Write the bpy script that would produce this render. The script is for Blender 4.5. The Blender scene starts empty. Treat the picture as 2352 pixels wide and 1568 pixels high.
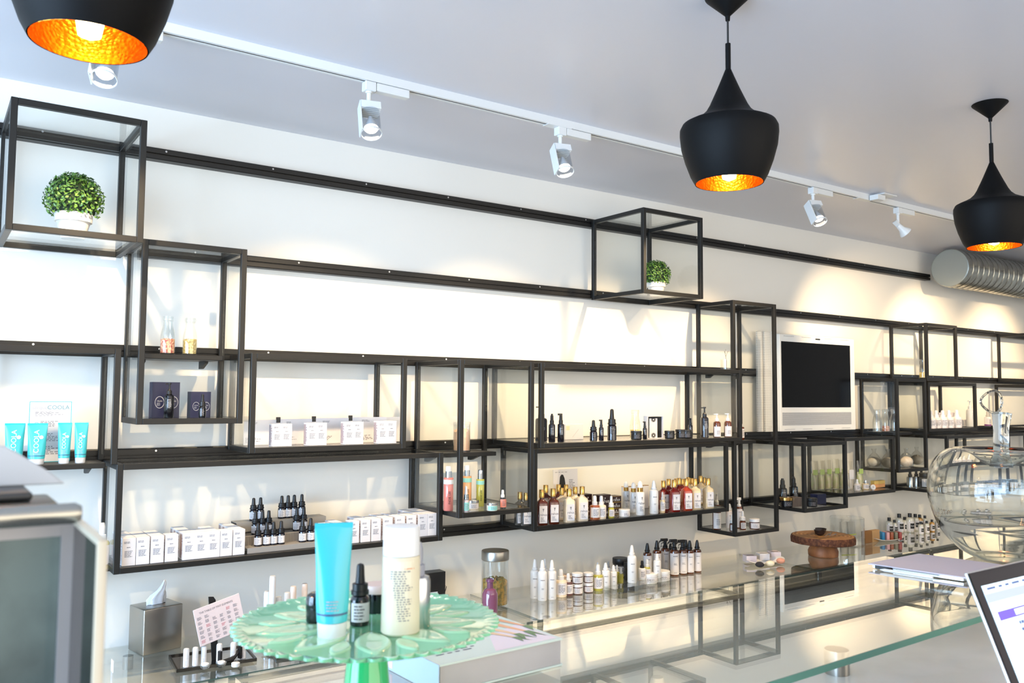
import bpy, bmesh, math, random
from mathutils import Vector, Matrix, Euler
rnd = random.Random(7)
PI = math.pi
SC = bpy.context.scene
COL = SC.collection

# ---------------------------------------------------------------- camera
F_PX, YAW, PITCH, ROLL = 1941.4828, math.radians(34.77386), math.radians(3.73952), math.radians(0.42387)
CAM = Vector((0.0, -3.4, 1.65))
cy_, sy_, cp_, sp_ = math.cos(YAW), math.sin(YAW), math.cos(PITCH), math.sin(PITCH)
FW = Vector((sy_*cp_, cy_*cp_, sp_)); _r = Vector((cy_, -sy_, 0)); _u = _r.cross(FW)
RT = _r*math.cos(ROLL) + _u*math.sin(ROLL); UP = -_r*math.sin(ROLL) + _u*math.cos(ROLL)
def ray(px, py): return FW + RT*((px-1176)/F_PX) - UP*((py-784)/F_PX)
def on(px, py, z):                      # where a line of sight meets the height z
    d = ray(px, py); return CAM + d*((z-CAM.z)/d.z)
def aty(px, py, y):                     # where it meets the vertical plane y
    d = ray(px, py); return CAM + d*((y-CAM.y)/d.y)
def X(px, y, z):                        # X of the column px on the line (y, z)
    a = px-1176; v = Vector((0, y-CAM.y, z-CAM.z))
    return (F_PX*v.dot(RT) - a*v.dot(FW))/(a*FW.x - F_PX*RT.x)
def dep(p): return (Vector(p)-CAM).dot(FW)
def mpx(n, p): return n*dep(p)/F_PX     # metres spanned by n pixels at p

cam_d = bpy.data.cameras.new('camera'); cam = bpy.data.objects.new('camera', cam_d); COL.objects.link(cam)
cam_d.sensor_width = 36.0; cam_d.lens = F_PX/2352*36.0; cam_d.clip_start = 0.02
M = Matrix((RT, UP, -FW)).transposed().to_4x4(); M.translation = CAM; cam.matrix_world = M
cam_d.dof.use_dof = True; cam_d.dof.focus_distance = 3.7; cam_d.dof.aperture_fstop = 9.5
SC.camera = cam

# ---------------------------------------------------------------- materials
def lin(c):
    return tuple((v/12.92 if v <= .04045 else ((v+.055)/1.055)**2.4) for v in (x/255.0 for x in c)) + (1.0,)
_M = {}
def mat(name, c, rough=.5, metal=0.0, coat=0.0, spec=.5, emit=None, es=0, bump=None, noise=None, trans=0, sss=0):
    if name in _M: return _M[name]
    m = bpy.data.materials.new(name); m.use_nodes = True; nt = m.node_tree; b = nt.nodes['Principled BSDF']
    b.inputs['Base Color'].default_value = lin(c); b.inputs['Roughness'].default_value = rough
    b.inputs['Metallic'].default_value = metal; b.inputs['Coat Weight'].default_value = coat
    b.inputs['Coat Roughness'].default_value = .05; b.inputs['Specular IOR Level'].default_value = spec
    if trans: b.inputs['Transmission Weight'].default_value = trans
    if sss:
        b.inputs['Subsurface Weight'].default_value = sss; b.inputs['Subsurface Radius'].default_value = (.01, .01, .01)
    if emit: b.inputs['Emission Color'].default_value = lin(emit); b.inputs['Emission Strength'].default_value = es
    tc = nt.nodes.new('ShaderNodeTexCoord')
    if noise:                                  # (scale, colour2, contrast low, high)
        n = nt.nodes.new('ShaderNodeTexNoise'); n.inputs['Scale'].default_value = noise[0]; n.inputs['Detail'].default_value = 6
        r = nt.nodes.new('ShaderNodeValToRGB'); r.color_ramp.elements[0].position = noise[2]; r.color_ramp.elements[1].position = noise[3]
        r.color_ramp.elements[0].color = lin(c); r.color_ramp.elements[1].color = lin(noise[1])
        nt.links.new(tc.outputs['Object'], n.inputs['Vector']); nt.links.new(n.outputs['Fac'], r.inputs['Fac']); nt.links.new(r.outputs['Color'], b.inputs['Base Color'])
    if bump:                                   # (kind, scale, strength, distance)
        if bump[0] == 'v': n = nt.nodes.new('ShaderNodeTexVoronoi'); out = 'Distance'
        else: n = nt.nodes.new('ShaderNodeTexNoise'); out = 'Fac'
        n.inputs['Scale'].default_value = bump[1]
        bp = nt.nodes.new('ShaderNodeBump'); bp.inputs['Strength'].default_value = bump[2]; bp.inputs['Distance'].default_value = bump[3]
        nt.links.new(tc.outputs['Object'], n.inputs['Vector']); nt.links.new(n.outputs[out], bp.inputs['Height']); nt.links.new(bp.outputs['Normal'], b.inputs['Normal'])
    _M[name] = m; return m
def glass(name, tint=(250, 252, 250), k=1.0, rough=0.0, ior=1.5):
    if name in _M: return _M[name]
    m = bpy.data.materials.new(name); m.use_nodes = True; nt = m.node_tree; nt.nodes.clear()
    o = nt.nodes.new('ShaderNodeOutputMaterial'); mx = nt.nodes.new('ShaderNodeMixShader'); t = nt.nodes.new('ShaderNodeBsdfTransparent')
    g = nt.nodes.new('ShaderNodeBsdfGlossy'); f = nt.nodes.new('ShaderNodeFresnel'); mu = nt.nodes.new('ShaderNodeMath'); mu.operation = 'MULTIPLY'; mu.use_clamp = True
    f.inputs['IOR'].default_value = ior; mu.inputs[1].default_value = k; t.inputs['Color'].default_value = lin(tint)
    g.inputs['Roughness'].default_value = rough; g.inputs['Color'].default_value = (1, 1, 1, 1)
    # the Fresnel node inverts the index on back faces; undo it so both sides of a thin pane look alike
    geo = nt.nodes.new('ShaderNodeNewGeometry'); ma = nt.nodes.new('ShaderNodeMath'); ma.operation = 'MULTIPLY_ADD'
    ma.inputs[1].default_value = 1/ior/1.0 - ior; ma.inputs[2].default_value = ior
    nt.links.new(geo.outputs['Backfacing'], ma.inputs[0])
    iv = nt.nodes.new('ShaderNodeMath'); iv.operation = 'MAXIMUM'; iv.inputs[1].default_value = 0.2
    nt.links.new(ma.outputs[0], iv.inputs[0]); nt.links.new(iv.outputs[0], f.inputs['IOR'])
    nt.links.new(f.outputs[0], mu.inputs[0]); nt.links.new(mu.outputs[0], mx.inputs[0]); nt.links.new(t.outputs[0], mx.inputs[1]); nt.links.new(g.outputs[0], mx.inputs[2])
    nt.links.new(mx.outputs[0], o.inputs[0]); _M[name] = m; return m
def rglass(name, c=(255, 255, 255), ior=1.45, rough=0):
    if name in _M: return _M[name]
    m = bpy.data.materials.new(name); m.use_nodes = True; nt = m.node_tree; nt.nodes.clear()
    o = nt.nodes.new('ShaderNodeOutputMaterial'); g = nt.nodes.new('ShaderNodeBsdfGlass'); g.inputs['Color'].default_value = lin(c); g.inputs['IOR'].default_value = ior; g.inputs['Roughness'].default_value = rough
    nt.links.new(g.outputs[0], o.inputs[0]); _M[name] = m; return m
def perf_mat(name, c, hole, scale, along='XZ'):
    m = mat(name, c, .45); nt = m.node_tree; b = nt.nodes['Principled BSDF']
    tc = nt.nodes.new('ShaderNodeTexCoord'); mp = nt.nodes.new('ShaderNodeMapping'); mp.inputs['Scale'].default_value = (scale,)*3
    fr = nt.nodes.new('ShaderNodeVectorMath'); fr.operation = 'FRACTION'; sb = nt.nodes.new('ShaderNodeVectorMath'); sb.operation = 'SUBTRACT'; sb.inputs[1].default_value = (.5, .5, .5)
    sx = nt.nodes.new('ShaderNodeSeparateXYZ'); cb = nt.nodes.new('ShaderNodeCombineXYZ'); ln = nt.nodes.new('ShaderNodeVectorMath'); ln.operation = 'LENGTH'
    lt = nt.nodes.new('ShaderNodeMath'); lt.operation = 'LESS_THAN'; lt.inputs[1].default_value = .28
    mx = nt.nodes.new('ShaderNodeMix'); mx.data_type = 'RGBA'; mx.inputs[6].default_value = lin(c); mx.inputs[7].default_value = lin(hole)
    L = nt.links.new; L(tc.outputs['Object'], mp.inputs['Vector']); L(mp.outputs[0], fr.inputs[0]); L(fr.outputs[0], sb.inputs[0]); L(sb.outputs[0], sx.inputs[0])
    L(sx.outputs[along[0]], cb.inputs[0]); L(sx.outputs[along[1]], cb.inputs[1]); L(cb.outputs[0], ln.inputs[0]); L(ln.outputs['Value'], lt.inputs[0]); L(lt.outputs[0], mx.inputs[0]); L(mx.outputs[2], b.inputs['Base Color'])
    return m

WALL = mat('wall_paint', (238, 234, 225), .6, bump=('n', 60, .04, .002))
CEIL = mat('ceiling_paint', (216, 216, 224), .28, spec=.5)
STEEL = mat('black_powder_coat', (24, 23, 21), .42, spec=.42)
RAILM = mat('black_rail', (22, 21, 20), .38, spec=.42)
PANE = glass('pane_glass', (250, 251, 250), .8)
JARG = glass('jar_glass', (252, 253, 252), 1.5)
WHITE = mat('white_plastic', (226, 226, 226), .3, coat=.3)
WHITEM = mat('white_matte', (238, 236, 234), .55)
PAPER = mat('white_card', (226, 222, 222), .6)
PINKP = mat('pale_pink_card', (230, 216, 218), .6)
INK = mat('grey_ink', (120, 118, 124), .7)
INKB = mat('black_ink', (30, 30, 32), .6)
INKR = mat('pink_ink', (214, 120, 130), .7)
WINK = mat('white_ink', (240, 240, 240), .6)
GREYINK = mat('silver_ink', (170, 172, 178), .5)
BLACK = mat('black_plastic', (22, 22, 24), .4)
BLACKG = mat('black_gloss', (12, 12, 16), .1, coat=.5)
DGLASS = mat('dark_violet_glass', (20, 17, 26), .08, coat=.6)
AMBER = mat('amber_glass', (92, 42, 14), .08, coat=.6)
BROWNL = mat('brown_liquid', (84, 34, 20), .1, coat=.6)
REDL = mat('red_amber_liquid', (166, 54, 28), .1, coat=.6)
DREDL = mat('dark_red_liquid', (120, 24, 18), .1, coat=.6)
CREAML = mat('cream_liquid', (232, 214, 186), .2, coat=.6)
PALEL = mat('pale_gold_liquid', (222, 200, 160), .15, coat=.6)
SHAD = mat('smoke_grey_glass', (74, 70, 66), .2, coat=.4)
GOLD = mat('gold_metal', (214, 170, 96), .22, 1.0)
SILVER = mat('silver_metal', (200, 202, 204), .25, 1.0)
BRUSH = mat('brushed_steel', (168, 164, 156), .3, 1.0, bump=('n', 90, .05, .001))
TEAL = mat('turquoise_tube', (60, 188, 198), .3, coat=.3)
TEALD = mat('deep_turquoise', (34, 186, 206), .3, coat=.3)
NAVY = mat('navy_card', (26, 30, 62), .45)
MAROON = mat('dark_maroon_card', (52, 26, 24), .4)
OLIVE = mat('olive_oil', (176, 170, 70), .12, coat=.6)
GREENJ = mat('jade_milk_glass', (116, 196, 148), .1, coat=.8, noise=(6, (150, 208, 160), .35, .7))
WOOD = mat('warm_wood', (170, 108, 62), .5, noise=(14, (122, 70, 36), .35, .65))
BARK = mat('dark_bark', (82, 44, 26), .8, noise=(60, (130, 80, 50), .4, .7), bump=('n', 80, .6, .004))

# ---------------------------------------------------------------- geometry helpers: geo = (verts, faces)
def g_box(x0, x1, y0, y1, z0, z1):
    return ([(x0, y0, z0), (x1, y0, z0), (x1, y1, z0), (x0, y1, z0), (x0, y0, z1), (x1, y0, z1), (x1, y1, z1), (x0, y1, z1)],
            [(0, 3, 2, 1), (4, 5, 6, 7), (0, 1, 5, 4), (1, 2, 6, 5), (2, 3, 7, 6), (3, 0, 4, 7)])
def g_cb(w, d, h, z=0): return g_box(-w/2, w/2, -d/2, d/2, z, z+h)
def g_rings(rings, close=True, cap0=True, cap1=True):
    n = len(rings[0]); V = [p for r in rings for p in r]; F = []
    for i in range(len(rings)-1):
        for j in range(n):
            k = (j+1) % n
            F.append((i*n+j, i*n+k, (i+1)*n+k, (i+1)*n+j))
    if cap0: F.append(tuple(reversed(range(n))))
    if cap1: F.append(tuple(range((len(rings)-1)*n, len(rings)*n)))
    return V, F
def g_lathe(prof, seg=20, cap0=True, cap1=True, wob=None):
    R = []
    for r, z in prof:
        r = max(r, 1e-5)
        R.append([(r*math.cos(2*PI*j/seg), r*math.sin(2*PI*j/seg), z) for j in range(seg)])
    return g_rings(R, True, cap0, cap1)
def g_loft(secs, n=24):                # (z, half width, half depth, exponent)
    R = []
    for z, a, b, e in secs:
        ring = []
        for j in range(n):
            t = 2*PI*j/n; c, s = math.cos(t), math.sin(t)
            ring.append((a*math.copysign(abs(c)**(2/e), c), b*math.copysign(abs(s)**(2/e), s), z))
        R.append(ring)
    return g_rings(R)
def g_tube(pts, r, n=8, cap=True):
    R = []; P = [Vector(p) for p in pts]
    rr = r if isinstance(r, (list, tuple)) else [r]*len(P)
    for i, p in enumerate(P):
        d = (P[min(i+1, len(P)-1)]-P[max(i-1, 0)]).normalized()
        a = Vector((0, 0, 1)) if abs(d.z) < .9 else Vector((1, 0, 0))
        u = d.cross(a).normalized(); v = d.cross(u)
        R.append([tuple(p+(u*math.cos(2*PI*j/n)+v*math.sin(2*PI*j/n))*rr[i]) for j in range(n)])
    return g_rings(R, True, cap, cap)
def g_sector(r, z0, z1, a=1.2, n=10, off=0):
    V = []; F = []
    for i in range(n+1):
        t = -a+2*a*i/n+off
        for z in (z0, z1): V.append((r*math.sin(t), -r*math.cos(t), z))
    for i in range(n): F.append((2*i, 2*i+2, 2*i+3, 2*i+1))
    return V, F
def g_sphere(r, seg=16, rings=8, c=(0, 0, 0), sz=1.0):
    prof = [(r*math.sin(PI*i/rings), -r*sz*math.cos(PI*i/rings)) for i in range(rings+1)]
    V, F = g_lathe(prof, seg); return [(x+c[0], y+c[1], z+c[2]) for x, y, z in V], F
def g_poly(pts, z0, z1):               # extruded outline in XY
    n = len(pts); V = [(x, y, z0) for x, y in pts]+[(x, y, z1) for x, y in pts]
    return V, [tuple(reversed(range(n))), tuple(range(n, 2*n))]+[(i, (i+1) % n, n+(i+1) % n, n+i) for i in range(n)]
def g_polyf(pts, y0, y1):              # extruded outline in XZ, from y0 to y1
    V, F = g_poly(pts, 0, 1); return [(x, y0 if w < .5 else y1, y) for x, y, w in V], F
def g_cat(*gs):
    V = []; F = []
    for v, f in gs:
        o = len(V); V += list(v); F += [tuple(i+o for i in q) for q in f]
    return V, F
def g_tr(g, loc=(0, 0, 0), rot=(0, 0, 0), sc=(1, 1, 1)):
    if not isinstance(sc, (tuple, list)): sc = (sc,)*3
    m = Matrix.Translation(loc) @ Euler(rot).to_matrix().to_4x4() @ Matrix.Diagonal(tuple(sc)+(1,))
    return [tuple(m @ Vector(v)) for v in g[0]], g[1]
def g_bend(g, r):                      # wrap flat front-facing geo (x, y=0, z) round a cylinder
    return [((r-y)*math.sin(x/r), -(r-y)*math.cos(x/r), z) for x, y, z in g[0]], g[1]
def g_bev(g, b, seg=2):
    bm = bmesh.new(); vs = [bm.verts.new(v) for v in g[0]]
    for f in g[1]:
        try: bm.faces.new([vs[i] for i in f])
        except ValueError: pass
    bmesh.ops.recalc_face_normals(bm, faces=bm.faces)
    bmesh.ops.bevel(bm, geom=list(bm.edges), offset=b, segments=seg, profile=.5, affect='EDGES')
    bm.verts.index_update(); out = ([tuple(v.co) for v in bm.verts], [tuple(v.index for v in f.verts) for f in bm.faces]); bm.free(); return out
_T = {}
def g_text(s, size, ext=.0002, al='CENTER'):
    key = (s, size, al)
    if key in _T: return _T[key]
    c = bpy.data.curves.new('t', 'FONT'); c.body = s; c.size = size; c.resolution_u = 3; c.align_x = al; c.align_y = 'CENTER'
    o = bpy.data.objects.new('t', c); me = bpy.data.meshes.new_from_object(o)
    V = [(v.co.x, -ext, v.co.y) for v in me.vertices]; F = [tuple(p.vertices) for p in me.polygons]
    bpy.data.objects.remove(o); bpy.data.curves.remove(c); bpy.data.meshes.remove(me)
    _T[key] = (V, F); return V, F
def g_vert(g): return [(-z, y, x) for x, y, z in g[0]], g[1]   # turn writing to run upward
def g_lines(w, z0, z1, n, seed=0, h=None, y=-.0002, fill=.9, words=4):   # rows of small print
    r = random.Random(seed); gs = []; h = h or (z1-z0)/n*.42
    for i in range(n):
        z = z1-(i+.5)*(z1-z0)/n; x = -w/2; end = -w/2+w*(r.uniform(.55, 1)*fill)
        while x < end:
            l = w/words*r.uniform(.4, 1.1); l = min(l, end-x)
            gs.append(([(x, y, z-h/2), (x+l, y, z-h/2), (x+l, y, z+h/2), (x, y, z+h/2)], [(0, 1, 2, 3)])); x += l+w*.045
    return g_cat(*gs)
def sub(g, n):                          # split long faces so they wrap
    bm = bmesh.new(); vs = [bm.verts.new(v) for v in g[0]]
    for f in g[1]: bm.faces.new([vs[i] for i in f])
    bmesh.ops.triangulate(bm, faces=bm.faces)
    bmesh.ops.subdivide_edges(bm, edges=bm.edges, cuts=n, use_grid_fill=True)
    bm.verts.index_update(); out = ([tuple(v.co) for v in bm.verts], [tuple(v.index for v in f.verts) for f in bm.faces]); bm.free(); return out
def mk(name, g, m, smooth=True, ang=.6):
    me = bpy.data.meshes.new(name); me.from_pydata([tuple(v) for v in g[0]], [], g[1]); me.validate()
    bm = bmesh.new(); bm.from_mesh(me)
    if all(len(f.verts) > 2 for f in bm.faces) and smooth != 'flat': bmesh.ops.recalc_face_normals(bm, faces=bm.faces)
    bm.to_mesh(me); bm.free()
    me.materials.append(m)
    if smooth is True:
        me.shade_smooth(); me.set_sharp_from_angle(angle=ang)
    me.update(); return me
def flat(name, g, m):                   # open sheets keep their own winding
    return mk(name, g, m, 'flat')
def ob(name, me, parent=None, loc=(0, 0, 0), rot=(0, 0, 0), sc=None, label=None):
    o = bpy.data.objects.new(name, me); COL.objects.link(o); o.location = loc; o.rotation_euler = rot
    if sc: o.scale = sc if isinstance(sc, (tuple, list)) else (sc,)*3
    if parent: o.parent = parent
    if label: o['label'] = label
    return o
def tag(o, label, cat, group=None, kind=None):
    o['label'] = label; o['category'] = cat
    if group: o['group'] = group
    if kind: o['kind'] = kind
    return o
def thing(name, label, cat, loc=(0, 0, 0), rz=0, group=None, sc=None, rot=None):
    o = bpy.data.objects.new(name, None); COL.objects.link(o); o.location = loc; o.rotation_euler = rot or (0, 0, rz); o.empty_display_size = .02
    if sc: o.scale = sc if isinstance(sc, (tuple, list)) else (sc,)*3
    return tag(o, label, cat, group)
def struct(name, g, m, smooth=False, parent=None):
    o = ob(name, mk(name, g, m, smooth), parent)
    if not parent: o['kind'] = 'structure'
    return o
class Proto:
    """one kind of thing: a list of parts whose meshes all its copies share"""
    def __init__(s, name, cat, h): s.name, s.cat, s.h, s.parts = name, cat, h, []
    def add(s, name, me, parent=None, label=None): s.parts.append((name, me, parent, label)); return len(s.parts)-1
    def put(s, loc, label, group=None, rz=0.0, sc=1.0, over=None, skip=(), name=None, cat=None, lab=None):
        root = thing(name or s.name, label, cat or s.cat, loc, rz, group, sc); made = []
        for nm, me, pa, lb in s.parts:
            if nm in skip: made.append(None); continue
            o = ob(nm, me, made[pa] if pa is not None else root)
            if lb: o['label'] = lb
            if over and nm in over: o.material_slots[0].link = 'OBJECT'; o.material_slots[0].material = over[nm]
            if lab and nm in lab: o['label'] = lab[nm]
            made.append(o)
        return root
    def at(s, px, y, z, hpx, label, **k):   # stands at column px on the plane y, hpx pixels tall
        p = Vector((X(px, y, z), y, z)); return s.put(p, label, sc=mpx(hpx, p+Vector((0, 0, s.h/2)))/s.h, **k)
    def on(s, px, py, z, hpx, label, yr=None, **k):
        p = on(px, py, z)
        if yr and not yr[0] <= p.y <= yr[1]: y = min(max(p.y, yr[0]), yr[1]); p = Vector((X(px, y, z), y, z))
        return s.put(p, label, sc=mpx(hpx, p)/s.h, **k)
ORD = ['first', 'second', 'third', 'fourth', 'fifth', 'sixth', 'seventh', 'eighth', 'ninth', 'tenth', 'eleventh', 'twelfth']
def nth(i, n, side='left'):
    if i == 0: return 'leftmost'
    if i == n-1: return 'rightmost'
    return ORD[i]+' from the left'
WORLD, DAY, FRONT, SP, EXPO = 0.43, 330, 97, 54, 0.60
# ================================================================ THE ROOM
W_Y = 0.045; CZ = 2.765
struct('wall_back', g_box(-3.2, 9.6, W_Y, W_Y+.12, 0, CZ), WALL)
struct('ceiling', g_box(-3.2, 9.6, -6.2, W_Y+.12, CZ, CZ+.1), CEIL)
FLOOR = mat('polished_concrete', (150, 146, 140), .35, noise=(2.5, (128, 124, 118), .35, .7))
struct('floor', g_box(-3.2, 9.6, -6.2, W_Y+.12, -.1, 0), FLOOR)
struct('wall_right', g_box(9.6, 9.72, -6.2, W_Y+.12, 0, CZ), WALL)
struct('wall_left', g_cat(g_box(-3.32, -3.2, -6.2, W_Y+.12, 0, .5), g_box(-3.32, -3.2, -6.2, W_Y+.12, 2.6, CZ), g_box(-3.32, -3.2, -.5, W_Y+.12, .5, 2.6), g_box(-3.32, -3.2, -6.2, -5.6, .5, 2.6)), WALL)
wn = struct('window_1', g_cat(*[g_box(-3.3, -3.22, y, y+.05, .5, 2.6) for y in (-5.6, -3.9, -2.2, -.55)], g_box(-3.3, -3.22, -5.6, -.5, .5, .55), g_box(-3.3, -3.22, -5.6, -.5, 2.55, 2.6)), STEEL)
ob('window_glass', mk('window_glass', g_box(-3.265, -3.26, -5.6, -.5, .55, 2.55), PANE, False), wn)

# ---- horizontal wall rails
def rail(x0, x1, z, label):
    h = .045; y0 = 0.002
    pr = [(W_Y, z), (W_Y, z-h), (y0+.002, z-h), (y0, z-h+.003), (y0, z-h*.58), (y0+.012, z-h*.58), (y0+.012, z-h*.46), (y0, z-h*.46), (y0, z-.003), (y0+.002, z)]
    n = len(pr); V = [(x0, a, b) for a, b in pr]+[(x1, a, b) for a, b in pr]
    F = [tuple(range(n)), tuple(reversed(range(n, 2*n)))]+[(i, n+i, n+(i+1) % n, (i+1) % n) for i in range(n)]
    r = thing('wall_rail', label, 'rail', (x0, 0, z-h), group=None)
    ob('channel', mk('channel', g_tr((V, F), (-x0, 0, -(z-h))), RAILM, False), r)
    k = 0; x = x0+.25; gs = []
    while x < x1-.05:
        gs.append(g_tr(g_lathe([(.004, 0), (.004, .0015)], 8), (x-x0, y0, h*.78), (PI/2, 0, 0))); x += .42
    ob('screw_heads', mk('screw_heads', g_cat(*gs), SILVER, False), r)
RZ = [2.594, 2.214, 1.832, 1.447, 1.050]
rail(-1.2, 6.2, RZ[0], 'topmost black wall rail, long and uninterrupted under the ceiling')
rail(.60, 8.6, RZ[1], 'second black wall rail from the top, running behind the lower plant cube')
rail(-1.2, 4.268, RZ[2], 'black wall rail at shelf-top height ending just left of the white monitor')
rail(5.11, 8.6, RZ[2], 'black wall rail starting at the right side of the white monitor')
rail(-1.2, 8.6, RZ[3], 'black wall rail at eye level under the white monitor')
rail(-1.2, 8.6, RZ[4], 'lowest black wall rail, just above the glass back counter')

# ---- open metal display frames
T = .02
def frame(nm, label, x0, x1, z0, z1, d, bottom=True, panes='btlr', mid=()):
    t = thing('wall_display_unit', label, 'display unit', (x0, 0, z0), group=None)
    w, h = x1-x0, z1-z0
    up = g_bev(g_box(0, T, 0, T, 0, h), .0012, 1)
    ups = [(0, -d, ), (w-T, -d), (0, -T), (w-T, -T)]
    mu = mk('upright', up, STEEL, False)
    for a, b in ups: ob('upright', mu, t, (a, b, 0))
    for a in mid: ob('upright', mu, t, (a-x0, -T, 0))
    mx_ = mk('crossbar', g_bev(g_box(T, w-T, 0, T, 0, T), .0012, 1), STEEL, False)
    my_ = mk('crossbar', g_bev(g_box(0, T, -d+T, -T, 0, T), .0012, 1), STEEL, False)
    for z in ((0, h-T) if bottom else (h-T,)):
        ob('crossbar', mx_, t, (0, -d, z)); ob('crossbar', mx_, t, (0, -T, z))
        ob('crossbar', my_, t, (0, 0, z)); ob('crossbar', my_, t, (w-T, 0, z))
    e = .0006
    if 'b' in panes: ob('glass_shelf', mk('glass_shelf', g_box(T+e, w-T-e, -d+T+e, -T-e, T-.006, T), PANE, False), t)
    if 't' in panes: ob('glass_top', mk('glass_top', g_box(T+e, w-T-e, -d+T+e, -T-e, h-.006, h), PANE, False), t)
    if 'l' in panes: ob('glass_side', mk('glass_side', g_box(.006, .010, -d+T+e, -T-e, T+e, h-T-e), PANE, False), t)
    if 'r' in panes: ob('glass_side', mk('glass_side', g_box(w-.010, w-.006, -d+T+e, -T-e, T+e, h-T-e), PANE, False), t)
    return t
S_, D_ = .274, .3955
frame('A', 'black metal cube frame at upper left holding the larger potted plant', .184, .582, 2.154, 2.571, D_)
frame('B', 'tall black frame with milk jars above navy boxes, under the upper left cube', .604, .968, 1.545, 2.190, S_)
frame('C', 'black frame at far left around the turquoise tubes', .172, .549, 1.412, 1.804, S_, False, 'tr')
frame('D', 'wide black frame holding small white cartons before white info cards', .995, 1.643, 1.434, 1.806, S_)
frame('E', 'long low black frame holding rows of white cartons and black droppers', .549, 1.822, 1.044, 1.412, S_)
frame('F', 'deep black frame with powder jar above pink and green tonic bottles', 1.826, 2.208, 1.150, 1.804, D_)
frame('G', 'wide deep black frame displaying the dark violet apothecary bottles', 2.244, 3.580, 1.425, 1.802, D_)
frame('H', 'wide black frame filled with gold-capped shampoo and conditioner bottles', 2.298, 3.610, 1.040, 1.412, S_)
frame('I', 'tallest narrow black frame, left of the white monitor', 3.656, 4.030, .899, 2.194, S_)
frame('J', 'black metal cube frame in upper middle holding the smaller potted plant', 2.867, 3.288, 2.161, 2.585, D_)
frame('K', 'deep black frame with dark jars below the white monitor', 4.101, 4.510, 1.010, 1.402, D_)
frame('P', 'black frame of pouches and yellow soap below and right of the monitor', 4.672, 5.212, 1.050, 1.412, S_)
frame('L', 'square black frame with one patterned yellow jar, upper right', 5.630, 6.035, 1.778, 2.178, S_)
frame('N', 'black frame with three milk bottles above bagged white sponges', 5.256, 5.613, 1.173, 1.790, S_)
frame('O', 'wide black frame holding small pink-white bottles at the right', 5.640, 6.285, 1.432, 1.772, S_)
frame('Q', 'deep black frame with metal flasks, partly behind the glass apple', 5.636, 6.50, 1.020, 1.410, D_)
frame('M', 'empty black frame at the far right edge under the duct', 7.18, 7.75, 1.80, 2.186, S_, True, 'bt')
frame('T', 'black frame at the right edge behind the glass apple leaf', 7.12, 7.80, 1.42, 1.776, S_, True, 'bt')
frame('U', 'black frame of dark-lidded jars seen through the glass apple', 6.60, 7.60, 1.03, 1.40, S_, True, 'b')

# ---- bracketed shelves inside the frames
def shelf(x0, x1, z, y0, label, th=.018):
    t = thing('bracket_shelf', label, 'shelf', (x0, 0, z-th), group=None)
    w = x1-x0
    ob('plate', mk('plate', g_bev(g_box(0, w, y0, -.022, 0, th), .0015, 1), STEEL, False), t)
    br = mk('bracket', g_polyf([(-.022, -.028), (-.022, 0), (y0*.55, 0), (y0*.55, -.008), (-.05, -.028)], 0, .012), STEEL, False)
    for x in (.03, w-.03): ob('bracket', br, t, (x, 0, 0), (0, 0, PI/2))
shelf(-.25, .525, 1.413, -.2, 'black shelf plate carrying the turquoise tubes at far left')
shelf(.63, .912, 1.794, -.2, 'black shelf plate under the two milk jars')
shelf(-.25, .50, 1.045, -.2, 'low black shelf plate under the olive spray bottle at left')
shelf(1.85, 2.14, 1.402, -.2, 'black shelf plate under the corked powder jar')
shelf(3.69, 3.93, 1.412, -.2, 'black shelf plate in tall frame under the white pump bottles')
shelf(3.69, 4.00, 1.812, -.15, 'black shelf plate in tall frame under the twig glass')
shelf(5.285, 5.52, 1.432, -.22, 'black shelf plate under the three small milk bottles')

# ================================================================ BACK COUNTER
CT = .720                                    # top of the glass
CASEW = mat('white_gloss_laminate', (226, 222, 214), .22, coat=.3)
cs = thing('display_counter', 'long white display counter along the wall under the shelves', 'counter', (-1.2, W_Y, 0))
ob('cabinet', mk('cabinet', g_box(0, 9.6, -.545, -.004, .0, .655), CASEW, False), cs)
ob('top_panel', mk('top_panel', g_box(0, 9.6, -.55, -.004, .656, .664), CASEW, False), cs)
ALU = mat('aluminium_edge', (120, 116, 112), .3, .9)
ob('edge_trim', mk('edge_trim', g_cat(g_box(0, 9.6, -.562, -.5505, .640, .668), g_box(0, 9.6, -.566, -.5625, .648, .656)), ALU, False), cs)
CGL = glass('counter_glass', (250, 252, 250), 1.6)
GEDGE = mat('green_glass_edge', (70, 92, 82), .15, coat=.5)
xs = [-1.2, -.05, 1.0, 2.157, 4.02, 5.9, 8.4]
xs = [-1.2, 2.16, 4.06, 5.96, 8.4]
nmz = ['left end of the back counter', 'middle of the back counter, under the white spray bottles', 'back counter, under the wooden cake stand', 'far right back counter']
for i in range(4):
    g = thing('glass_counter_top', 'raised glass sheet on the '+nmz[i].replace('back counter, ', 'back counter '), 'glass sheet', (xs[i], 0, CT-.01))
    L = xs[i+1]-xs[i]-.003
    ob('glass_sheet', mk('glass_sheet', g_box(0, L, -.512, W_Y-.005, 0, .01), CGL, False), g)
    ob('polished_edge', mk('polished_edge', g_cat(g_box(0, L, -.5135, -.5122, 0, .01), g_box(-.0012, 0, -.512, W_Y-.005, 0, .01)), GEDGE, False), g)
    for x in (.08, L*.55):
        for y in (-.45, -.06): ob('standoff', mk('standoff', g_lathe([(.018, -.0455), (.018, 0)], 20), BRUSH), g, (x, y, 0))

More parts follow.
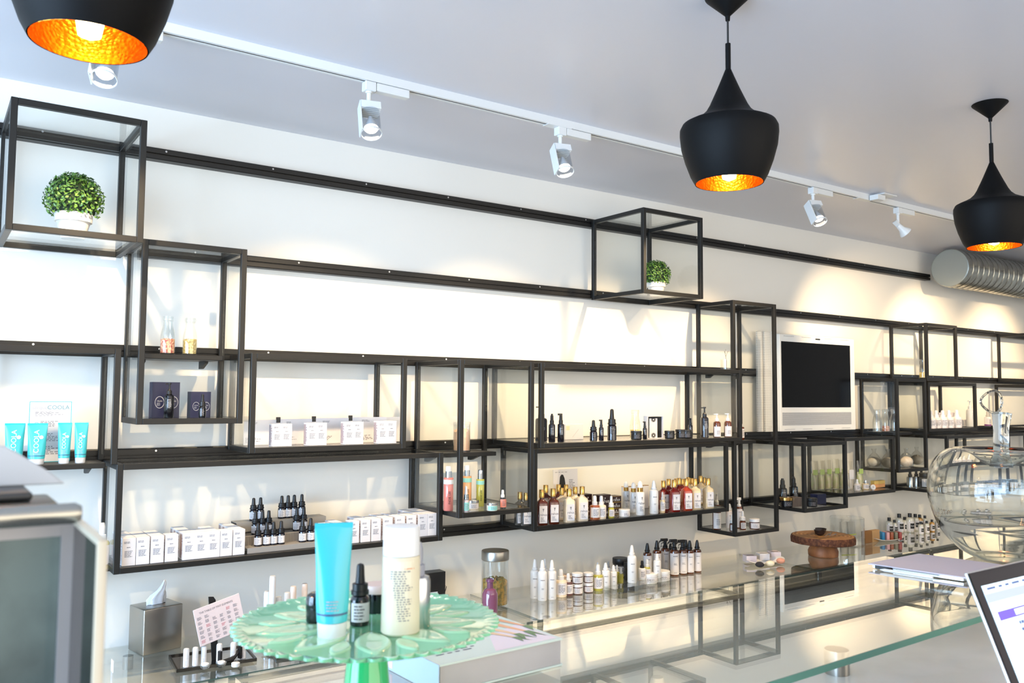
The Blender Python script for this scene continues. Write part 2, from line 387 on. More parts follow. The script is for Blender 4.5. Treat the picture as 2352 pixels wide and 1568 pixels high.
# ================================================================ FRONT COUNTER
GT = 1.205
STONE = mat('pale_veined_stone', (226, 220, 210), .25, coat=.2, noise=(2.2, (204, 196, 184), .42, .6))
fc = thing('service_counter', 'pale stone service counter in the foreground', 'counter', (-1.6, 0, 0))
ob('stone_top', mk('stone_top', g_box(0, 6.2, -3.02, -2.055, 1.11, 1.15), STONE, False), fc)
ob('cabinet', mk('cabinet', g_box(.05, 6.15, -2.97, -2.12, 0, 1.1095), CASEW, False), fc)
gt = thing('glass_counter_top', 'thick green-edged glass sheet raised over the foreground counter', 'glass sheet', (-.9, -2.0, GT-.012))
FGL = glass('front_glass', (250, 253, 251), 1.7)
def gl(x, far): return (-2.5465+.0303*(x)) if not far else (-2.0306+.012*x)
pts = [(-.9, gl(-.9, 0)), (4.0, gl(4.0, 0)), (4.0, gl(4, 1)), (-.9, gl(-.9, 1))]
ob('glass_sheet', mk('glass_sheet', g_poly([(x+.9, y+2) for x, y in pts], 0, .012), FGL, False), gt)
GE2 = mat('bright_green_edge', (70, 128, 108), .12, coat=.6, trans=.0)
a, b = pts[0], pts[1]
ob('polished_edge', mk('polished_edge', g_poly([(a[0]+.9, a[1]+2-.0004), (b[0]+.9, b[1]+2-.0004), (b[0]+.9, b[1]+2-.002), (a[0]+.9, a[1]+2-.002)], 0, .012), GE2, False), gt)
so = mk('standoff', g_lathe([(.022, -.0428), (.022, -.002), (.0215, 0)], 32), BRUSH)
for x, y in ((1.395, -2.4415), (-.3, -2.48), (-.3, -2.12), (3.2, -2.38)): ob('standoff', so, gt, (x+.9, y+2, 0))
# ================================================================ LIGHT TRACK, SPOTS, PENDANTS
TRW = mat('track_white', (226, 228, 228), .35)
tr = thing('light_track', 'white ceiling track crossing the room above the shelves', 'light track', (-.4, -.757, CZ-.03))
ob('track_body', mk('track_body', g_cat(g_box(0, 8.6, -.018, -.006, 0, .03), g_box(0, 8.6, .006, .018, 0, .03), g_box(0, 8.6, -.006, .006, .012, .03)), TRW, False), tr)
ob('conductor_slot', mk('conductor_slot', g_box(0, 8.6, -.0055, .0055, .002, .0119), mat('slot_grey', (70, 66, 62), .7), False), tr)
jn = mk('joiner', g_bev(g_box(-.06, .06, -.019, .019, -.003, .0), .001, 1), TRW, False)
for x in (2.45, 4.55): ob('joiner', jn, tr, (x, 0, 0))
LENS = mat('lit_lens', (255, 250, 240), .3, emit=(255, 244, 226), es=9)
TRANSW = glass('clear_white_shade', (226, 230, 234), 1.2)
def head(x, y, yaw, tilt, label, kind='ribbed'):
    t = thing('track_spotlight', label, 'spotlight', (x, y, CZ-.03), group='white spotlights on the ceiling track')
    ob('adapter', mk('adapter', g_bev(g_cat(g_box(-.02, .02, -.017, .017, -.034, -.001)), .002, 1), TRW, False), t)
    ob('transformer', mk('transformer', g_bev(g_box(.022, .15, -.016, .016, -.03, -.001), .003, 2), TRW, False), t)
    ob('stem', mk('stem', g_cat(g_lathe([(.012, -.040), (.012, -.034)], 16), g_lathe([(.008, -.085), (.008, -.04)], 16)), TRW), t)
    hd = bpy.data.objects.new('lamp_head', None)
    R = .034
    if kind == 'ribbed':
        body = g_cat(g_tr(g_lathe([(.012, -.006), (R*.8, 0), (R*.8, .012)], 20), (0, 0, 0)))
        m1 = mk('lamp_head', g_cat(g_box(-R-.004, -R, -R*.7, R*.7, -.105, .02), *[g_tr(g_cat(g_box(-R, R, -.0012, .0012, -.012, .018)), (0, k*.009-.027, 0)) for k in range(7)],
              g_lathe([(R, -.105), (R+.002, -.105), (R+.002, -.098), (R, -.098)], 24, False, False)), TRW, False)
        h = ob('lamp_head', m1, t, (.004, 0, -.098), (0, 0, 0)); h.rotation_euler = (tilt, 0, yaw)
        ob('shade', mk('shade', g_lathe([(R, -.1), (R, -.012)], 24, False, False), TRANSW), h)
        ob('bulb', mk('bulb', g_lathe([(.006, -.03), (.012, -.045), (.024, -.075), (.025, -.08)], 20), WHITE), h)
        ob('lens', mk('lens', g_lathe([(.0245, -.0805), (.02, -.087), (.004, -.090)], 20), LENS), h)
    else:
        m1 = mk('lamp_head', g_cat(g_box(-.004, .004, -.014, .014, -.04, .03), g_tr(g_lathe([(.014, .0), (.018, -.03), (.034, -.058), (.035, -.064)], 20, True, False), (0, 0, 0))), TRW)
        h = ob('lamp_head', m1, t, (.0, 0, -.1)); h.rotation_euler = (-.35, -.75, 0)
        ob('lens', mk('lens', g_lathe([(.033, -.0625), (.025, -.0655), (.003, -.067)], 20), LENS), h)
    return t
HEADS = []
for px, py, yaw, tilt, lb, kd in [(248, 100, .35, .45, 'white track spotlight peeking below the nearest pendant lamp', 'ribbed'), (848, 180, .25, .4, 'white ribbed track spotlight hanging left of the ceiling track joint', 'ribbed'),
        (1287, 283, .25, .42, 'white ribbed track spotlight just right of the track joint', 'ribbed'), (1867, 432, .3, .5, 'white track spotlight right of the middle pendant', 'ribbed'), (2062, 484, .9, .9, 'bare white track spotlight nearest the far pendant, lamp turned right', 'bare')]:
    p = on(px, py, CZ-.03); p.y = -.757; xx = X(px, p.y, CZ-.04)
    head(xx, -.757, -yaw, -tilt if kd == 'ribbed' else 0, lb, kd); HEADS.append(xx)
jb = tag(ob('track_feed_box', mk('track_feed_box', g_bev(g_cat(g_box(-.06, .06, -.05, .05, 0, .006), g_box(-.09, -.02, -.03, .02, -.03, -.002)), .001, 1), TRW, False), None, (X(2010, -.757, CZ), -.80, CZ-.0065)), 'white feed box joining the track to the ceiling', 'feed box')

PBLK = mat('pendant_black', (10, 10, 11), .55, spec=.14, bump=('n', 200, .03, .001))
PGOLD = mat('hammered_brass', (226, 150, 58), .25, 1.0, bump=('v', 120, .35, .003))
BULB = mat('glowing_bulb', (255, 240, 200), .3, emit=(255, 214, 140), es=30)
k = 1.107
OUT = [(.083, 0), (.094, .02), (.107, .055), (.1165, .09), (.120, .122), (.1195, .136), (.114, .147), (.104, .152), (.086, .160), (.070, .168), (.056, .181), (.047, .196), (.037, .218), (.028, .238), (.018, .262), (.0075, .288)]
INN = [(.081, .0005), (.092, .02), (.105, .055), (.1145, .09), (.118, .122), (.117, .134), (.102, .148), (.07, .163), (.045, .19), (.02, .2)]
pend = Proto('pendant_lamp', 'pendant lamp', .3)
sh = pend.add('lamp_shade', mk('lamp_shade', g_tr(g_lathe(OUT, 64, False, True), sc=k), PBLK))
pend.add('brass_lining', mk('brass_lining', g_tr(g_lathe(INN+[(.001, .2)], 64, False, False), sc=k), PGOLD), sh)
pend.add('neck', mk('neck', g_tr(g_lathe([(.0066, .287), (.0066, .355)], 16), sc=k), PBLK))
pend.add('bulb', mk('bulb', g_tr(g_lathe([(.002, .006), (.016, .012), (.021, .04), (.020, .105), (.014, .125), (.012, .15)], 20), sc=k), BULB))
def pendant(px, py, label):
    p = Vector((X(px, -1.86, 2.24), -1.86, aty(px, py, -1.86).z)); r = pend.put(p, label, group='black pendant lamps')
    top = CZ-p.z; cb = .355*k
    ob('cord', mk('cord', g_lathe([(.0028, cb), (.0028, top-.05)], 10), BLACK), r)
    ob('ceiling_canopy', mk('ceiling_canopy', g_lathe([(.006, top-.068), (.007, top-.055), (.06, top-.004), (.062, top-.001)], 40), PBLK), r)
    l = bpy.data.lights.new('pendant_light', 'POINT'); l.energy = 1.2; l.color = (1, .72, .38); l.shadow_soft_size = .02
    lo = bpy.data.objects.new('pendant_light', l); COL.objects.link(lo); lo.location = p+Vector((0, 0, -.03))
    return p
pendant(205, 100, 'nearest black pendant lamp, cut off by the top left corner')
pendant(1675, 421, 'black pendant lamp with brass lining hanging in the middle')
pendant(2283, 567, 'farthest black pendant lamp at the right edge over the duct')

# ================================================================ DUCT
DM = mat('galvanised_steel', (176, 176, 168), .22, 1.0, noise=(20, (150, 150, 144), .4, .6))
p = aty(2181, 615, -.2); R = .138
dt = thing('spiral_duct', 'galvanised spiral ventilation duct near the ceiling at right', 'duct', (p.x, -.2, p.z), rot=(0, PI/2, 0))
ring = []; z = 0.0
prof = [(R-.004, 0), (R, .001)]
while z < 3.2:
    prof += [(R, z+.064), (R+.003, z+.067), (R+.003, z+.070), (R, z+.073)]; z += .075
ob('pipe', mk('pipe', g_lathe(prof, 48, False, False), DM), dt)
ob('end_cap', mk('end_cap', g_lathe([(R-.002, .004), (R-.003, -.003), (R-.006, -.004), (R-.006, -.001)], 48), mat('dull_zinc', (160, 164, 158), .5, .7)), dt)
hg = thing('duct_hanger', 'pale sheet strap fixing the spiral duct to the ceiling', 'strap', (p.x+.40, -.2, CZ))
ob('strap', mk('strap', g_cat(g_box(-.03, .03, -.006, .006, -(CZ-p.z-R), -.001)), DM, False), hg)
# ================================================================ PRODUCTS: one prototype of each kind
def label_geo(r, z0, z1, a=1.2): return g_sector(r+.0003, z0, z1, a, 12)
def round_bottle(name, cat, h, body, prof_body, bm_, label=None, capparts=(), txt=None, seg=20):
    P = Proto(name, cat, h); b = P.add('body', mk(body, g_lathe(prof_body, seg), bm_))
    if label:
        r, z0, z1, a, lm = label; l = P.add('label', flat('label', label_geo(r, z0, z1, a), lm))
        if txt is not None: P.add('print', flat('print', g_bend(txt, r+.0006), INK), l)
    for nm, g, m in capparts: P.add(nm, mk(nm, g, m))
    return P
# black dropper bottle 10 ml (h .079)
def dropper(h=.079, r=.0135, bm_=DGLASS, cap=BLACK, bulb=BLACK, lm=PAPER, name='dropper_bottle', tx=True, lz=(.006, .030)):
    bh = h*.50
    P = Proto(name, 'dropper bottle', h)
    P.add('body', mk('body', g_lathe([(r*.9, 0), (r, .0015), (r, bh-.008), (r*.93, bh-.004), (r*.6, bh)], 20), bm_))
    z0, z1 = h*lz[0]/.079, h*lz[1]/.079
    l = P.add('label', flat('label', label_geo(r, z0, z1, 1.15), lm))
    if tx: P.add('print', flat('print', g_bend(g_lines(r*1.6, z0+.002, z1-.002, 5, 3, words=3), r+.0006), INK), l)
    P.add('cap', mk('cap', g_lathe([(r*.75, bh-.001), (r*.93, bh), (r*.93, bh+h*.06), (r*.82, bh+h*.065), (r*.82, bh+h*.17), (r*.55, bh+h*.185)], 20), cap))
    P.add('dropper_bulb', mk('dropper_bulb', g_lathe([(r*.52, bh+h*.18), (r*.45, bh+h*.30), (r*.4, h*.95), (r*.3, h*.985), (.0005, h)], 16), bulb))
    return P
DROP = dropper()
# small carton (h .07)
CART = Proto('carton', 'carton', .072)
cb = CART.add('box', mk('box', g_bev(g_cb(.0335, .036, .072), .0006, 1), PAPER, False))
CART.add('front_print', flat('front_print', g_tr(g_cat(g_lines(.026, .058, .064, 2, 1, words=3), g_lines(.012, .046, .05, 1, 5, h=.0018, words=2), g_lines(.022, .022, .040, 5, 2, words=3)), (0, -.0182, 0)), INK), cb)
CART.add('side_print_shade', flat('side_print_shade', g_tr(g_tr(g_lines(.031, .004, .068, 16, 4, words=3, h=.0028), (0, 0, 0), (0, 0, -PI/2)), (-.0170, 0, 0)), mat('mauve_print_shade', (176, 146, 146), .6)), cb)  # printed rows, packed dense to paint in the shade between cartons too
# turquoise squeeze tube (h .17)
def tube(w, h, name='squeeze_tube', ring=True):
    P = Proto(name, 'squeeze tube', h); r = w*.40; ch = h*.135
    P.add('cap', mk('cap', g_loft([(0, r*.9, r*.86, 2), (.002, r*.93, r*.9, 2), (ch, r*.97, r*.93, 2)], 28), WHITE))
    b = P.add('body', mk('body', g_loft([(ch+.0005, r, r*.95, 2), (h*.3, r*1.08, r*.86, 2.0), (h*.6, w*.45, r*.5, 2.1), (h*.85, w*.485, r*.17, 2.3), (h*.955, w*.5, .0016, 3), (h, w*.5, .0012, 3)], 28), TEAL))
    def onb(g, dz=0): # press flat writing on the bulging front
        V = []
        for x, y, z in g[0]:
            t = max(0, min(1, (z/h-.135)/.82)); hd = r*.95*(1-t)**.75*(1-.1*t)+.0014; hw = r*(1-t)+w*.5*t
            V.append((x, -hd*math.sqrt(max(0, 1-(x/hw)**2))**.9-.0008+y, z))
        return V, g[1]
    t = g_vert(g_text('COOLA', w*.36))
    P.add('lettering', flat('lettering', onb(sub(g_tr(t, (-w*.02, 0, h*.56)), 1)), WINK), b)
    P.add('round_badge', flat('round_badge', onb(g_tr(([(math.cos(i*PI/8)*w*.10, 0, math.sin(i*PI/8)*w*.10) for i in range(16)], [tuple(range(16))]), (w*.2, 0, h*.66))), WINK), b)
    P.add('small_print', flat('small_print', onb(g_tr(g_lines(w*.36, h*.24, h*.34, 4, 2), (0, 0, 0))), GREYINK), b)
    if ring: P.add('ring', mk('ring', g_loft([(h*.205, r*1.03, r*.96, 2), (h*.222, r*1.035, r*.955, 2)], 28), mat('mauve_band', (70, 96, 130), .4)), b)
    P.add('end_seal', mk('end_seal', g_box(-w*.5, w*.5, -.0015, .0015, h*.955, h*1.0), TEALD, False), b)
    return P
TUBE_W, TUBE_N = tube(.052, .118), tube(.036, .115)
# shampoo bottle: squared flask, gold cap
def flask(h=.125, w=.040):
    P = Proto('shampoo_bottle', 'shampoo bottle', h); a = w/2; bh = h*.70
    b = P.add('body', mk('body', g_loft([(0, a*.94, a*.84, 5), (.002, a, a*.9, 5), (bh-.012, a, a*.9, 5), (bh-.005, a*.9, a*.8, 3.4), (bh, a*.55, a*.52, 2.2), (bh+.004, a*.40, a*.40, 2), (h*.78, a*.38, a*.38, 2)], 24), BROWNL))
    l = P.add('label', mk('label', g_box(-a*.74, a*.74, -a*.9-.0006, -a*.9-.0001, h*.06, h*.55), PAPER, False))
    t = g_text('rahua', w*.30)
    P.add('lettering', flat('lettering', g_tr(g_cat(g_tr(t, (0, 0, h*.30)), g_lines(w*.5, h*.10, h*.23, 4, 8), ([(0, 0, h*.36), (.0016, 0, h*.43), (.0035, 0, h*.47), (-.0035, 0, h*.47), (-.0016, 0, h*.43)], [(0, 1, 2, 3, 4)])), (0, -a*.9-.0009, 0)), INK), l)
    P.add('cap', mk('cap', g_lathe([(a*.44, h*.765), (a*.48, h*.77), (a*.48, h*.99), (a*.44, h)], 20), GOLD))
    return P
FLASK = flask()
# white round bottle with gold ring
def wring(h=.125, r=.0165):
    P = Proto('conditioner_bottle', 'conditioner bottle', h)
    P.add('body', mk('body', g_lathe([(r*.93, 0), (r, .002), (r, h*.64), (r*.93, h*.67), (r*.55, h*.69)], 24), WHITE))
    t = g_text('rahua', r*.75); P.add('lettering', flat('lettering', g_bend(sub(g_cat(g_tr(t, (0, 0, h*.36)), g_lines(r*1.1, h*.12, h*.27, 4, 8), ([(0, 0, h*.44), (.0014, 0, h*.50), (.003, 0, h*.54), (-.003, 0, h*.54), (-.0014, 0, h*.50)], [(0, 1, 2, 3, 4)])), 0), r+.0006), INK))
    P.add('gold_ring', mk('gold_ring', g_lathe([(r*.62, h*.68), (r*.66, h*.685), (r*.66, h*.80), (r*.6, h*.805)], 20), GOLD))
    P.add('cap', mk('cap', g_lathe([(r*.6, h*.806), (r*.56, h*.93), (r*.3, h*.985), (.001, h)], 20), WHITE))
    return P
WRING = wring()
# white mist bottle with cone cap
def mist(h=.14, r=.0165, body=WHITE, cap=WHITE, name='mist_bottle', tx='jurlie'):
    P = Proto(name, 'spray bottle', h)
    b = P.add('body', mk('body', g_lathe([(r*.93, 0), (r, .002), (r, h*.66), (r*.92, h*.70), (r*.7, h*.725), (r*.45, h*.735)], 24), body))
    P.add('print', flat('print', g_bend(sub(g_cat(g_lines(r*1.3, h*.50, h*.53, 1, 12, words=6, h=.0026), g_lines(r*.9, h*.28, h*.32, 2, 8), g_lines(r*.9, h*.06, h*.08, 1, 8)), 0), r+.0004), INK), b)
    P.add('spray_cap', mk('spray_cap', g_lathe([(r*.62, h*.735), (r*.62, h*.79), (r*.5, h*.80), (r*.42, h*.90), (r*.30, h*.97), (r*.22, h)], 20), cap))
    return P
MIST = mist()
# pump / serum bottle with square-shouldered body and label
def serum(h=.066, r=.015, body=CREAML, name='serum_bottle', cap=WHITE, lm=PAPER):
    P = Proto(name, 'small bottle', h)
    P.add('body', mk('body', g_lathe([(r*.93, 0), (r, .0015), (r, h*.56), (r*.9, h*.60), (r*.5, h*.62)], 22), body))
    l = P.add('label', flat('label', label_geo(r, h*.10, h*.52, 1.3), lm)); P.add('print', flat('print', g_bend(g_lines(r*1.4, h*.16, h*.46, 6, 6, words=3), r+.0006), INK), l)
    P.add('cap', mk('cap', g_lathe([(r*.55, h*.615), (r*.55, h*.74), (r*.38, h*.75), (r*.38, h*.92), (r*.28, h)], 18), cap))
    return P
SERUM = serum()
# jar
def jar(h=.040, r=.021, body=mat('cocoa_cream', (92, 56, 48), .3, coat=.4), lid=WHITE, name='cream_jar', lm=PAPER):
    P = Proto(name, 'cream jar', h)
    P.add('body', mk('body', g_lathe([(r*.9, 0), (r*.96, .002), (r*.96, h*.70)], 28), body))
    l = P.add('label', flat('label', label_geo(r*.96, h*.10, h*.62, 1.35), lm)); P.add('print', flat('print', g_bend(g_lines(r*1.5, h*.16, h*.56, 6, 7), r*.96+.0006), INK), l)
    P.add('lid', mk('lid', g_lathe([(r*.98, h*.705), (r, h*.72), (r, h*.97), (r*.96, h)], 28), lid))
    return P
JAR = jar(); LOWJAR = jar(.026, .021, WHITE, WHITE, 'low_cream_jar')
BJAR = jar(.028, .018, BLACKG, BLACK, 'black_cream_jar', BLACK)
# dark apothecary pump bottle
def dpump(h=.115, r=.0135, beak=True, name='pump_bottle', body=DGLASS, cap=BLACK, lab_=GREYINK):
    P = Proto(name, 'pump bottle', h)
    b = P.add('body', mk('body', g_lathe([(r*.93, 0), (r, .002), (r, h*.58), (r*.88, h*.63), (r*.55, h*.65)], 22), body))
    P.add('print', flat('print', g_bend(sub(g_cat(g_lines(r*1.2, h*.46, h*.50, 1, 3, h=.0022), g_lines(r*1.1, h*.25, h*.42, 5, 9)), 0), r+.0004), lab_), b)
    top = [(r*.62, h*.645), (r*.62, h*.76), (r*.5, h*.77), (r*.46, h*.93), (r*.34, h*.95)]
    g = g_lathe(top, 18)
    if beak: g = g_cat(g, g_tr(g_bev(g_box(-r*.95, r*.42, -r*.3, r*.3, h*.935, h*1.0), .001, 1), (0, 0, 0)))
    else: g = g_cat(g, g_lathe([(r*.34, h*.94), (r*.30, h)], 16))
    P.add('pump_head', mk('pump_head', g, cap)); return P
DPUMP = dpump(); DPUMP2 = dpump(beak=False, name='mist_bottle')
def hpump(h=.15, r=.020, body=DGLASS, cap=BLACK, lm=None, name='pump_bottle', sh=.06):
    P = Proto(name, 'pump bottle', h); bh = h*.68
    b = P.add('body', mk('body', g_lathe([(r*.93, 0), (r, .002), (r, bh-.012), (r*.9, bh-.005), (r*.5, bh)], 24), body))
    if lm: l = P.add('label', flat('label', label_geo(r, h*.03, h*.46, 1.4), lm)); P.add('print', flat('print', g_bend(g_lines(r*1.2, h*.12, h*.3, 4, 5), r+.0006), INK), l)
    else: P.add('print', flat('print', g_bend(sub(g_cat(g_lines(r*1.1, h*.5, h*.53, 1, 3, h=.0024), g_lines(r*1.0, h*.28, h*.48, 6, 9)), 0), r+.0004), GREYINK), b)
    P.add('pump_head', mk('pump_head', g_cat(g_lathe([(r*.52, bh), (r*.52, bh+h*.09), (r*.3, bh+h*.12), (r*.2, bh+h*.15), (r*.18, h*.96)], 18), g_tr(g_bev(g_box(-r*.9, r*.35, -r*.22, r*.22, h*.955, h*.99), .001, 1), (0, 0, 0)), g_lathe([(r*.36, h*.96), (r*.36, h)], 14)), cap))
    return P
BIGPUMP = hpump(); WPUMP = hpump(.105, .0165, AMBER, WHITE, PAPER)
# milk bottle with contents
def milk(h=.125, r=.024, con=None, level=.45, name='milk_bottle'):
    P = Proto(name, 'glass bottle', h)
    P.add('glass_body', mk('glass_body', g_lathe([(r*.85, 0), (r*.97, .003), (r, h*.1), (r, h*.45), (r*.86, h*.62), (r*.66, h*.76), (r*.63, h*.88), (r*.75, h*.90), (r*.78, h*.95), (r*.70, h*.985), (r*.72, h), (r*.66, h), (r*.60, h*.90), (r*.60, h*.77), (r*.80, h*.62), (r*.93, h*.44), (r*.93, h*.05), (.001, h*.04)], 28, True, False), JARG))
    if con:
        V = []; g = g_lathe([(r*.9, h*.045), (r*.92, h*level*.98), (r*.6, h*level*1.03), (.001, h*level)], 24)
        rr = random.Random(3); V = [(x+rr.uniform(-.001, 0)*(x > 0), y, z+rr.uniform(-.003, .003)*(z > h*level*.9)) for x, y, z in g[0]]
        P.add('contents', mk('contents', (V, g[1]), con))
    return P
PETALS = mat('dried_rose_petals', (176, 70, 60), .8, noise=(160, (236, 190, 150), .4, .6), bump=('n', 180, .8, .003))
SEEDS = mat('dried_herbs', (150, 134, 70), .8, noise=(170, (206, 190, 130), .4, .6), bump=('n', 180, .8, .003))
CHAM = mat('dried_chamomile', (190, 150, 60), .9, noise=(90, (120, 112, 50), .4, .6), bump=('n', 120, 1, .004))
POWD = mat('pink_salt_powder', (232, 190, 156), .9, noise=(12, (214, 172, 140), .4, .6))
YEL = mat('yellow_flakes', (220, 186, 90), .9, noise=(120, (240, 220, 150), .4, .6), bump=('n', 150, .8, .003))
MILK_R, MILK_S, MILK_Y, MILK_0, MILK_P = milk(con=PETALS, level=.40), milk(con=SEEDS, level=.42), milk(con=YEL, level=.3), milk(), milk(con=PETALS, level=.25)

# ================================================================ LEFT FRAMES
# potted topiary balls
def topiary(px, py, z, y, rb, label, n, seed):
    c = Vector((X(px, y, z), y, z)); t = thing('potted_topiary', label, 'potted plant', c)
    rp = rb*.66; hp = rb*.98
    POTM = mat('weathered_white_pot', (226, 222, 216), .8, noise=(18, (206, 204, 202), .4, .6), bump=('n', 40, .3, .003))
    ob('pot', mk('pot', g_lathe([(rp*.62, 0), (rp*.64, .003), (rp*.90, hp*.66), (rp*1.0, hp*.67), (rp*1.03, hp), (rp*.93, hp), (rp*.88, hp*.8), (.001, hp*.8)], 36), POTM), t)
    r = random.Random(seed); V = []; F = []; cz = hp+rb*.55
    for i in range(n):
        d = Vector((r.gauss(0, 1), r.gauss(0, 1), r.gauss(0, 1))).normalized()
        if d.z < -.62: d.z = -d.z
        rad = rb*r.uniform(.86, 1.07); p = d*rad + Vector((0, 0, cz)); s = rb*r.uniform(.085, .13)
        a = (d+Vector((r.uniform(-.9, .9), r.uniform(-.9, .9), r.uniform(-.5, .9)))).normalized(); u = a.cross(Vector((r.uniform(-1, 1), r.uniform(-1, 1), r.uniform(-1, 1)))).normalized(); w = a.cross(u)
        o = len(V); L = s*1.5
        for q in (p-u*L*.5, p-w*s*.42-u*L*.1+a*s*.12, p+u*L*.5+a*s*.15, p+w*s*.42-u*L*.1+a*s*.12): V.append(tuple(q))
        F += [(o, o+1, o+2), (o, o+2, o+3)]
    LEAF = mat('boxwood_leaf', (58, 104, 42), .35, coat=.2)
    if 'leafvar' not in _M:
        _M['leafvar'] = 1; nt = LEAF.node_tree; b = nt.nodes['Principled BSDF']; gi = nt.nodes.new('ShaderNodeTexNoise'); gi.inputs['Scale'].default_value = 70; tc = nt.nodes.new('ShaderNodeTexCoord')
        rp_ = nt.nodes.new('ShaderNodeValToRGB'); rp_.color_ramp.elements[0].position = .38; rp_.color_ramp.elements[1].position = .66; rp_.color_ramp.elements[0].color = lin((38, 84, 32)); rp_.color_ramp.elements[1].color = lin((118, 156, 64))
        nt.links.new(tc.outputs['Object'], gi.inputs[0]); nt.links.new(gi.outputs['Fac'], rp_.inputs[0]); nt.links.new(rp_.outputs[0], b.inputs['Base Color'])
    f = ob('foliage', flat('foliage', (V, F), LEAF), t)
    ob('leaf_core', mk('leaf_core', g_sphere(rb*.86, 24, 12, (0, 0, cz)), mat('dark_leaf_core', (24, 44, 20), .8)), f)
topiary(167, 0, 2.175, -.20, .088, 'larger round boxwood topiary in whitewashed pot, in the upper left cube', 1500, 2)
topiary(1507, 0, 2.182, -.20, .074, 'smaller round boxwood topiary in pale pot, in the upper middle cube', 1300, 5)
# milk jars and navy boxes in B
zz = 1.7945
MILK_R.at(384, -.13, zz, 88, 'milk jar of dried red petals, left of the pair on the plate'); MILK_S.at(435, -.13, zz, 86, 'milk jar of dried green herbs, right of the pair on the plate')
def navybox(px0, px1, hpx, z, y, label, n):
    p = Vector((X(px0, y, z), y, z)); w = X(px1, y, z)-p.x; h = mpx(hpx, p); t = thing('navy_carton', label, 'carton', p)
    b = ob('box', mk('box', g_box(0, w, 0, .05, 0, h), NAVY, False), t)
    V, F = [], []
    r1, r2 = w*.17, h*.17
    for q in ([w*.5] if n == 1 else [w*.27, w*.78]):
        ring = [[(q+math.cos(a*PI/12)*r1*s, -.0004, h*.43+math.sin(a*PI/12)*r2*s) for a in range(24)] for s in (1, .9)]
        o = len(V); V += ring[0]+ring[1]; F += [(o+a, o+(a+1) % 24, o+24+(a+1) % 24, o+24+a) for a in range(24)]
        g = g_tr(g_text('MUN', w*.085), (q, -.0004, h*.46)); o = len(V); V += g[0]; F += [tuple(i+o for i in f) for f in g[1]]
        g = g_tr(g_lines(w*.2, h*.33, h*.42, 3, 4), (q, -.0004, 0)); o = len(V); V += g[0]; F += [tuple(i+o for i in f) for f in g[1]]
    ob('emblem', flat('emblem', (V, F), GREYINK), b)
navybox(348, 411, 82, 1.5653, -.15, 'large navy carton with silver oval emblems, behind a black pump bottle', 2)
navybox(437, 483, 59, 1.5653, -.15, 'small navy carton behind the little black dropper', 2)
q = hpump(.13, .0175, BLACKG, BLACK, None, 'lotion_bottle'); q.at(387, -.20, 1.5653, 80, 'black lotion bottle standing before the large navy carton')
q = dropper(.07, .010, BLACKG, BLACK, BLACK, BLACKG, tx=True); q.at(464, -.20, 1.5653, 54, 'tiny black dropper bottle standing before the small navy carton')
# turquoise tubes
zc = 1.4135
for i, (px, pr, h) in enumerate([(31, TUBE_W, 94), (83, TUBE_W, 94), (146, TUBE_N, 93), (184, TUBE_N, 92)]):
    w_ = ['wide turquoise tube at far left, partly behind the white lid', 'wide turquoise tube with white flip cap, second from left on plate', 'slim turquoise tube in front of the info card', 'slim turquoise tube, rightmost on the far left plate'][i]
    pr.at(px, -.165 if i else -.13, zc, h, w_, group='turquoise sun cream tubes', rz=-.12)
p = Vector((X(62, -.07, zc), -.07, zc)); w = X(160, -.07, zc)-p.x; h = mpx(140, p)
t = thing('info_card', 'white info card with thin teal border behind turquoise tubes', 'card', p)
cdd = ob('card', mk('card', g_box(0, w, 0, .003, 0, h), PAPER, False), t)
ob('border', mk('border', g_cat(g_box(0, w, -.0004, -.0001, h-.002, h), g_box(0, .002, -.0004, -.0001, 0, h), g_box(w-.002, w, -.0004, -.0001, 0, h), g_box(0, w, -.0004, -.0001, 0, .002)), TEALD, False), cdd)
ob('heading', flat('heading', g_tr(g_text('uniquely', w*.13), (w*.28, -.0003, h*.90)), GREYINK), cdd, label='pale grey word')
ob('heading', flat('heading', g_tr(g_text('COOLA', w*.15), (w*.68, -.0003, h*.90)), mat('teal_ink', (90, 150, 160), .6)), cdd, label='teal word')
ob('print', flat('print', g_tr(g_cat(g_lines(w*.76, h*.76, h*.84, 5, 1, words=9), g_lines(w*.5, h*.58, h*.68, 5, 2, words=6), g_lines(w*.5, h*.34, h*.48, 6, 3, words=6), g_lines(w*.6, h*.12, h*.27, 5, 4, words=6)), (w*.52, -.0001, 0)), INK), cdd)
ob('logo_ring', flat('logo_ring', g_tr(g_rings([[(math.cos(a*PI/10)*s, 0, math.sin(a*PI/10)*s) for a in range(20)] for s in (w*.06, w*.05)], True, False, False), (w*.18, -.0003, h*.62)), TEALD), cdd)
OLV = serum(.115, .0185, OLIVE, 'spray_bottle'); OLV.at(231, -.15, 1.046, 104, 'olive yellow spray bottle with white cap, left of the carton rows')

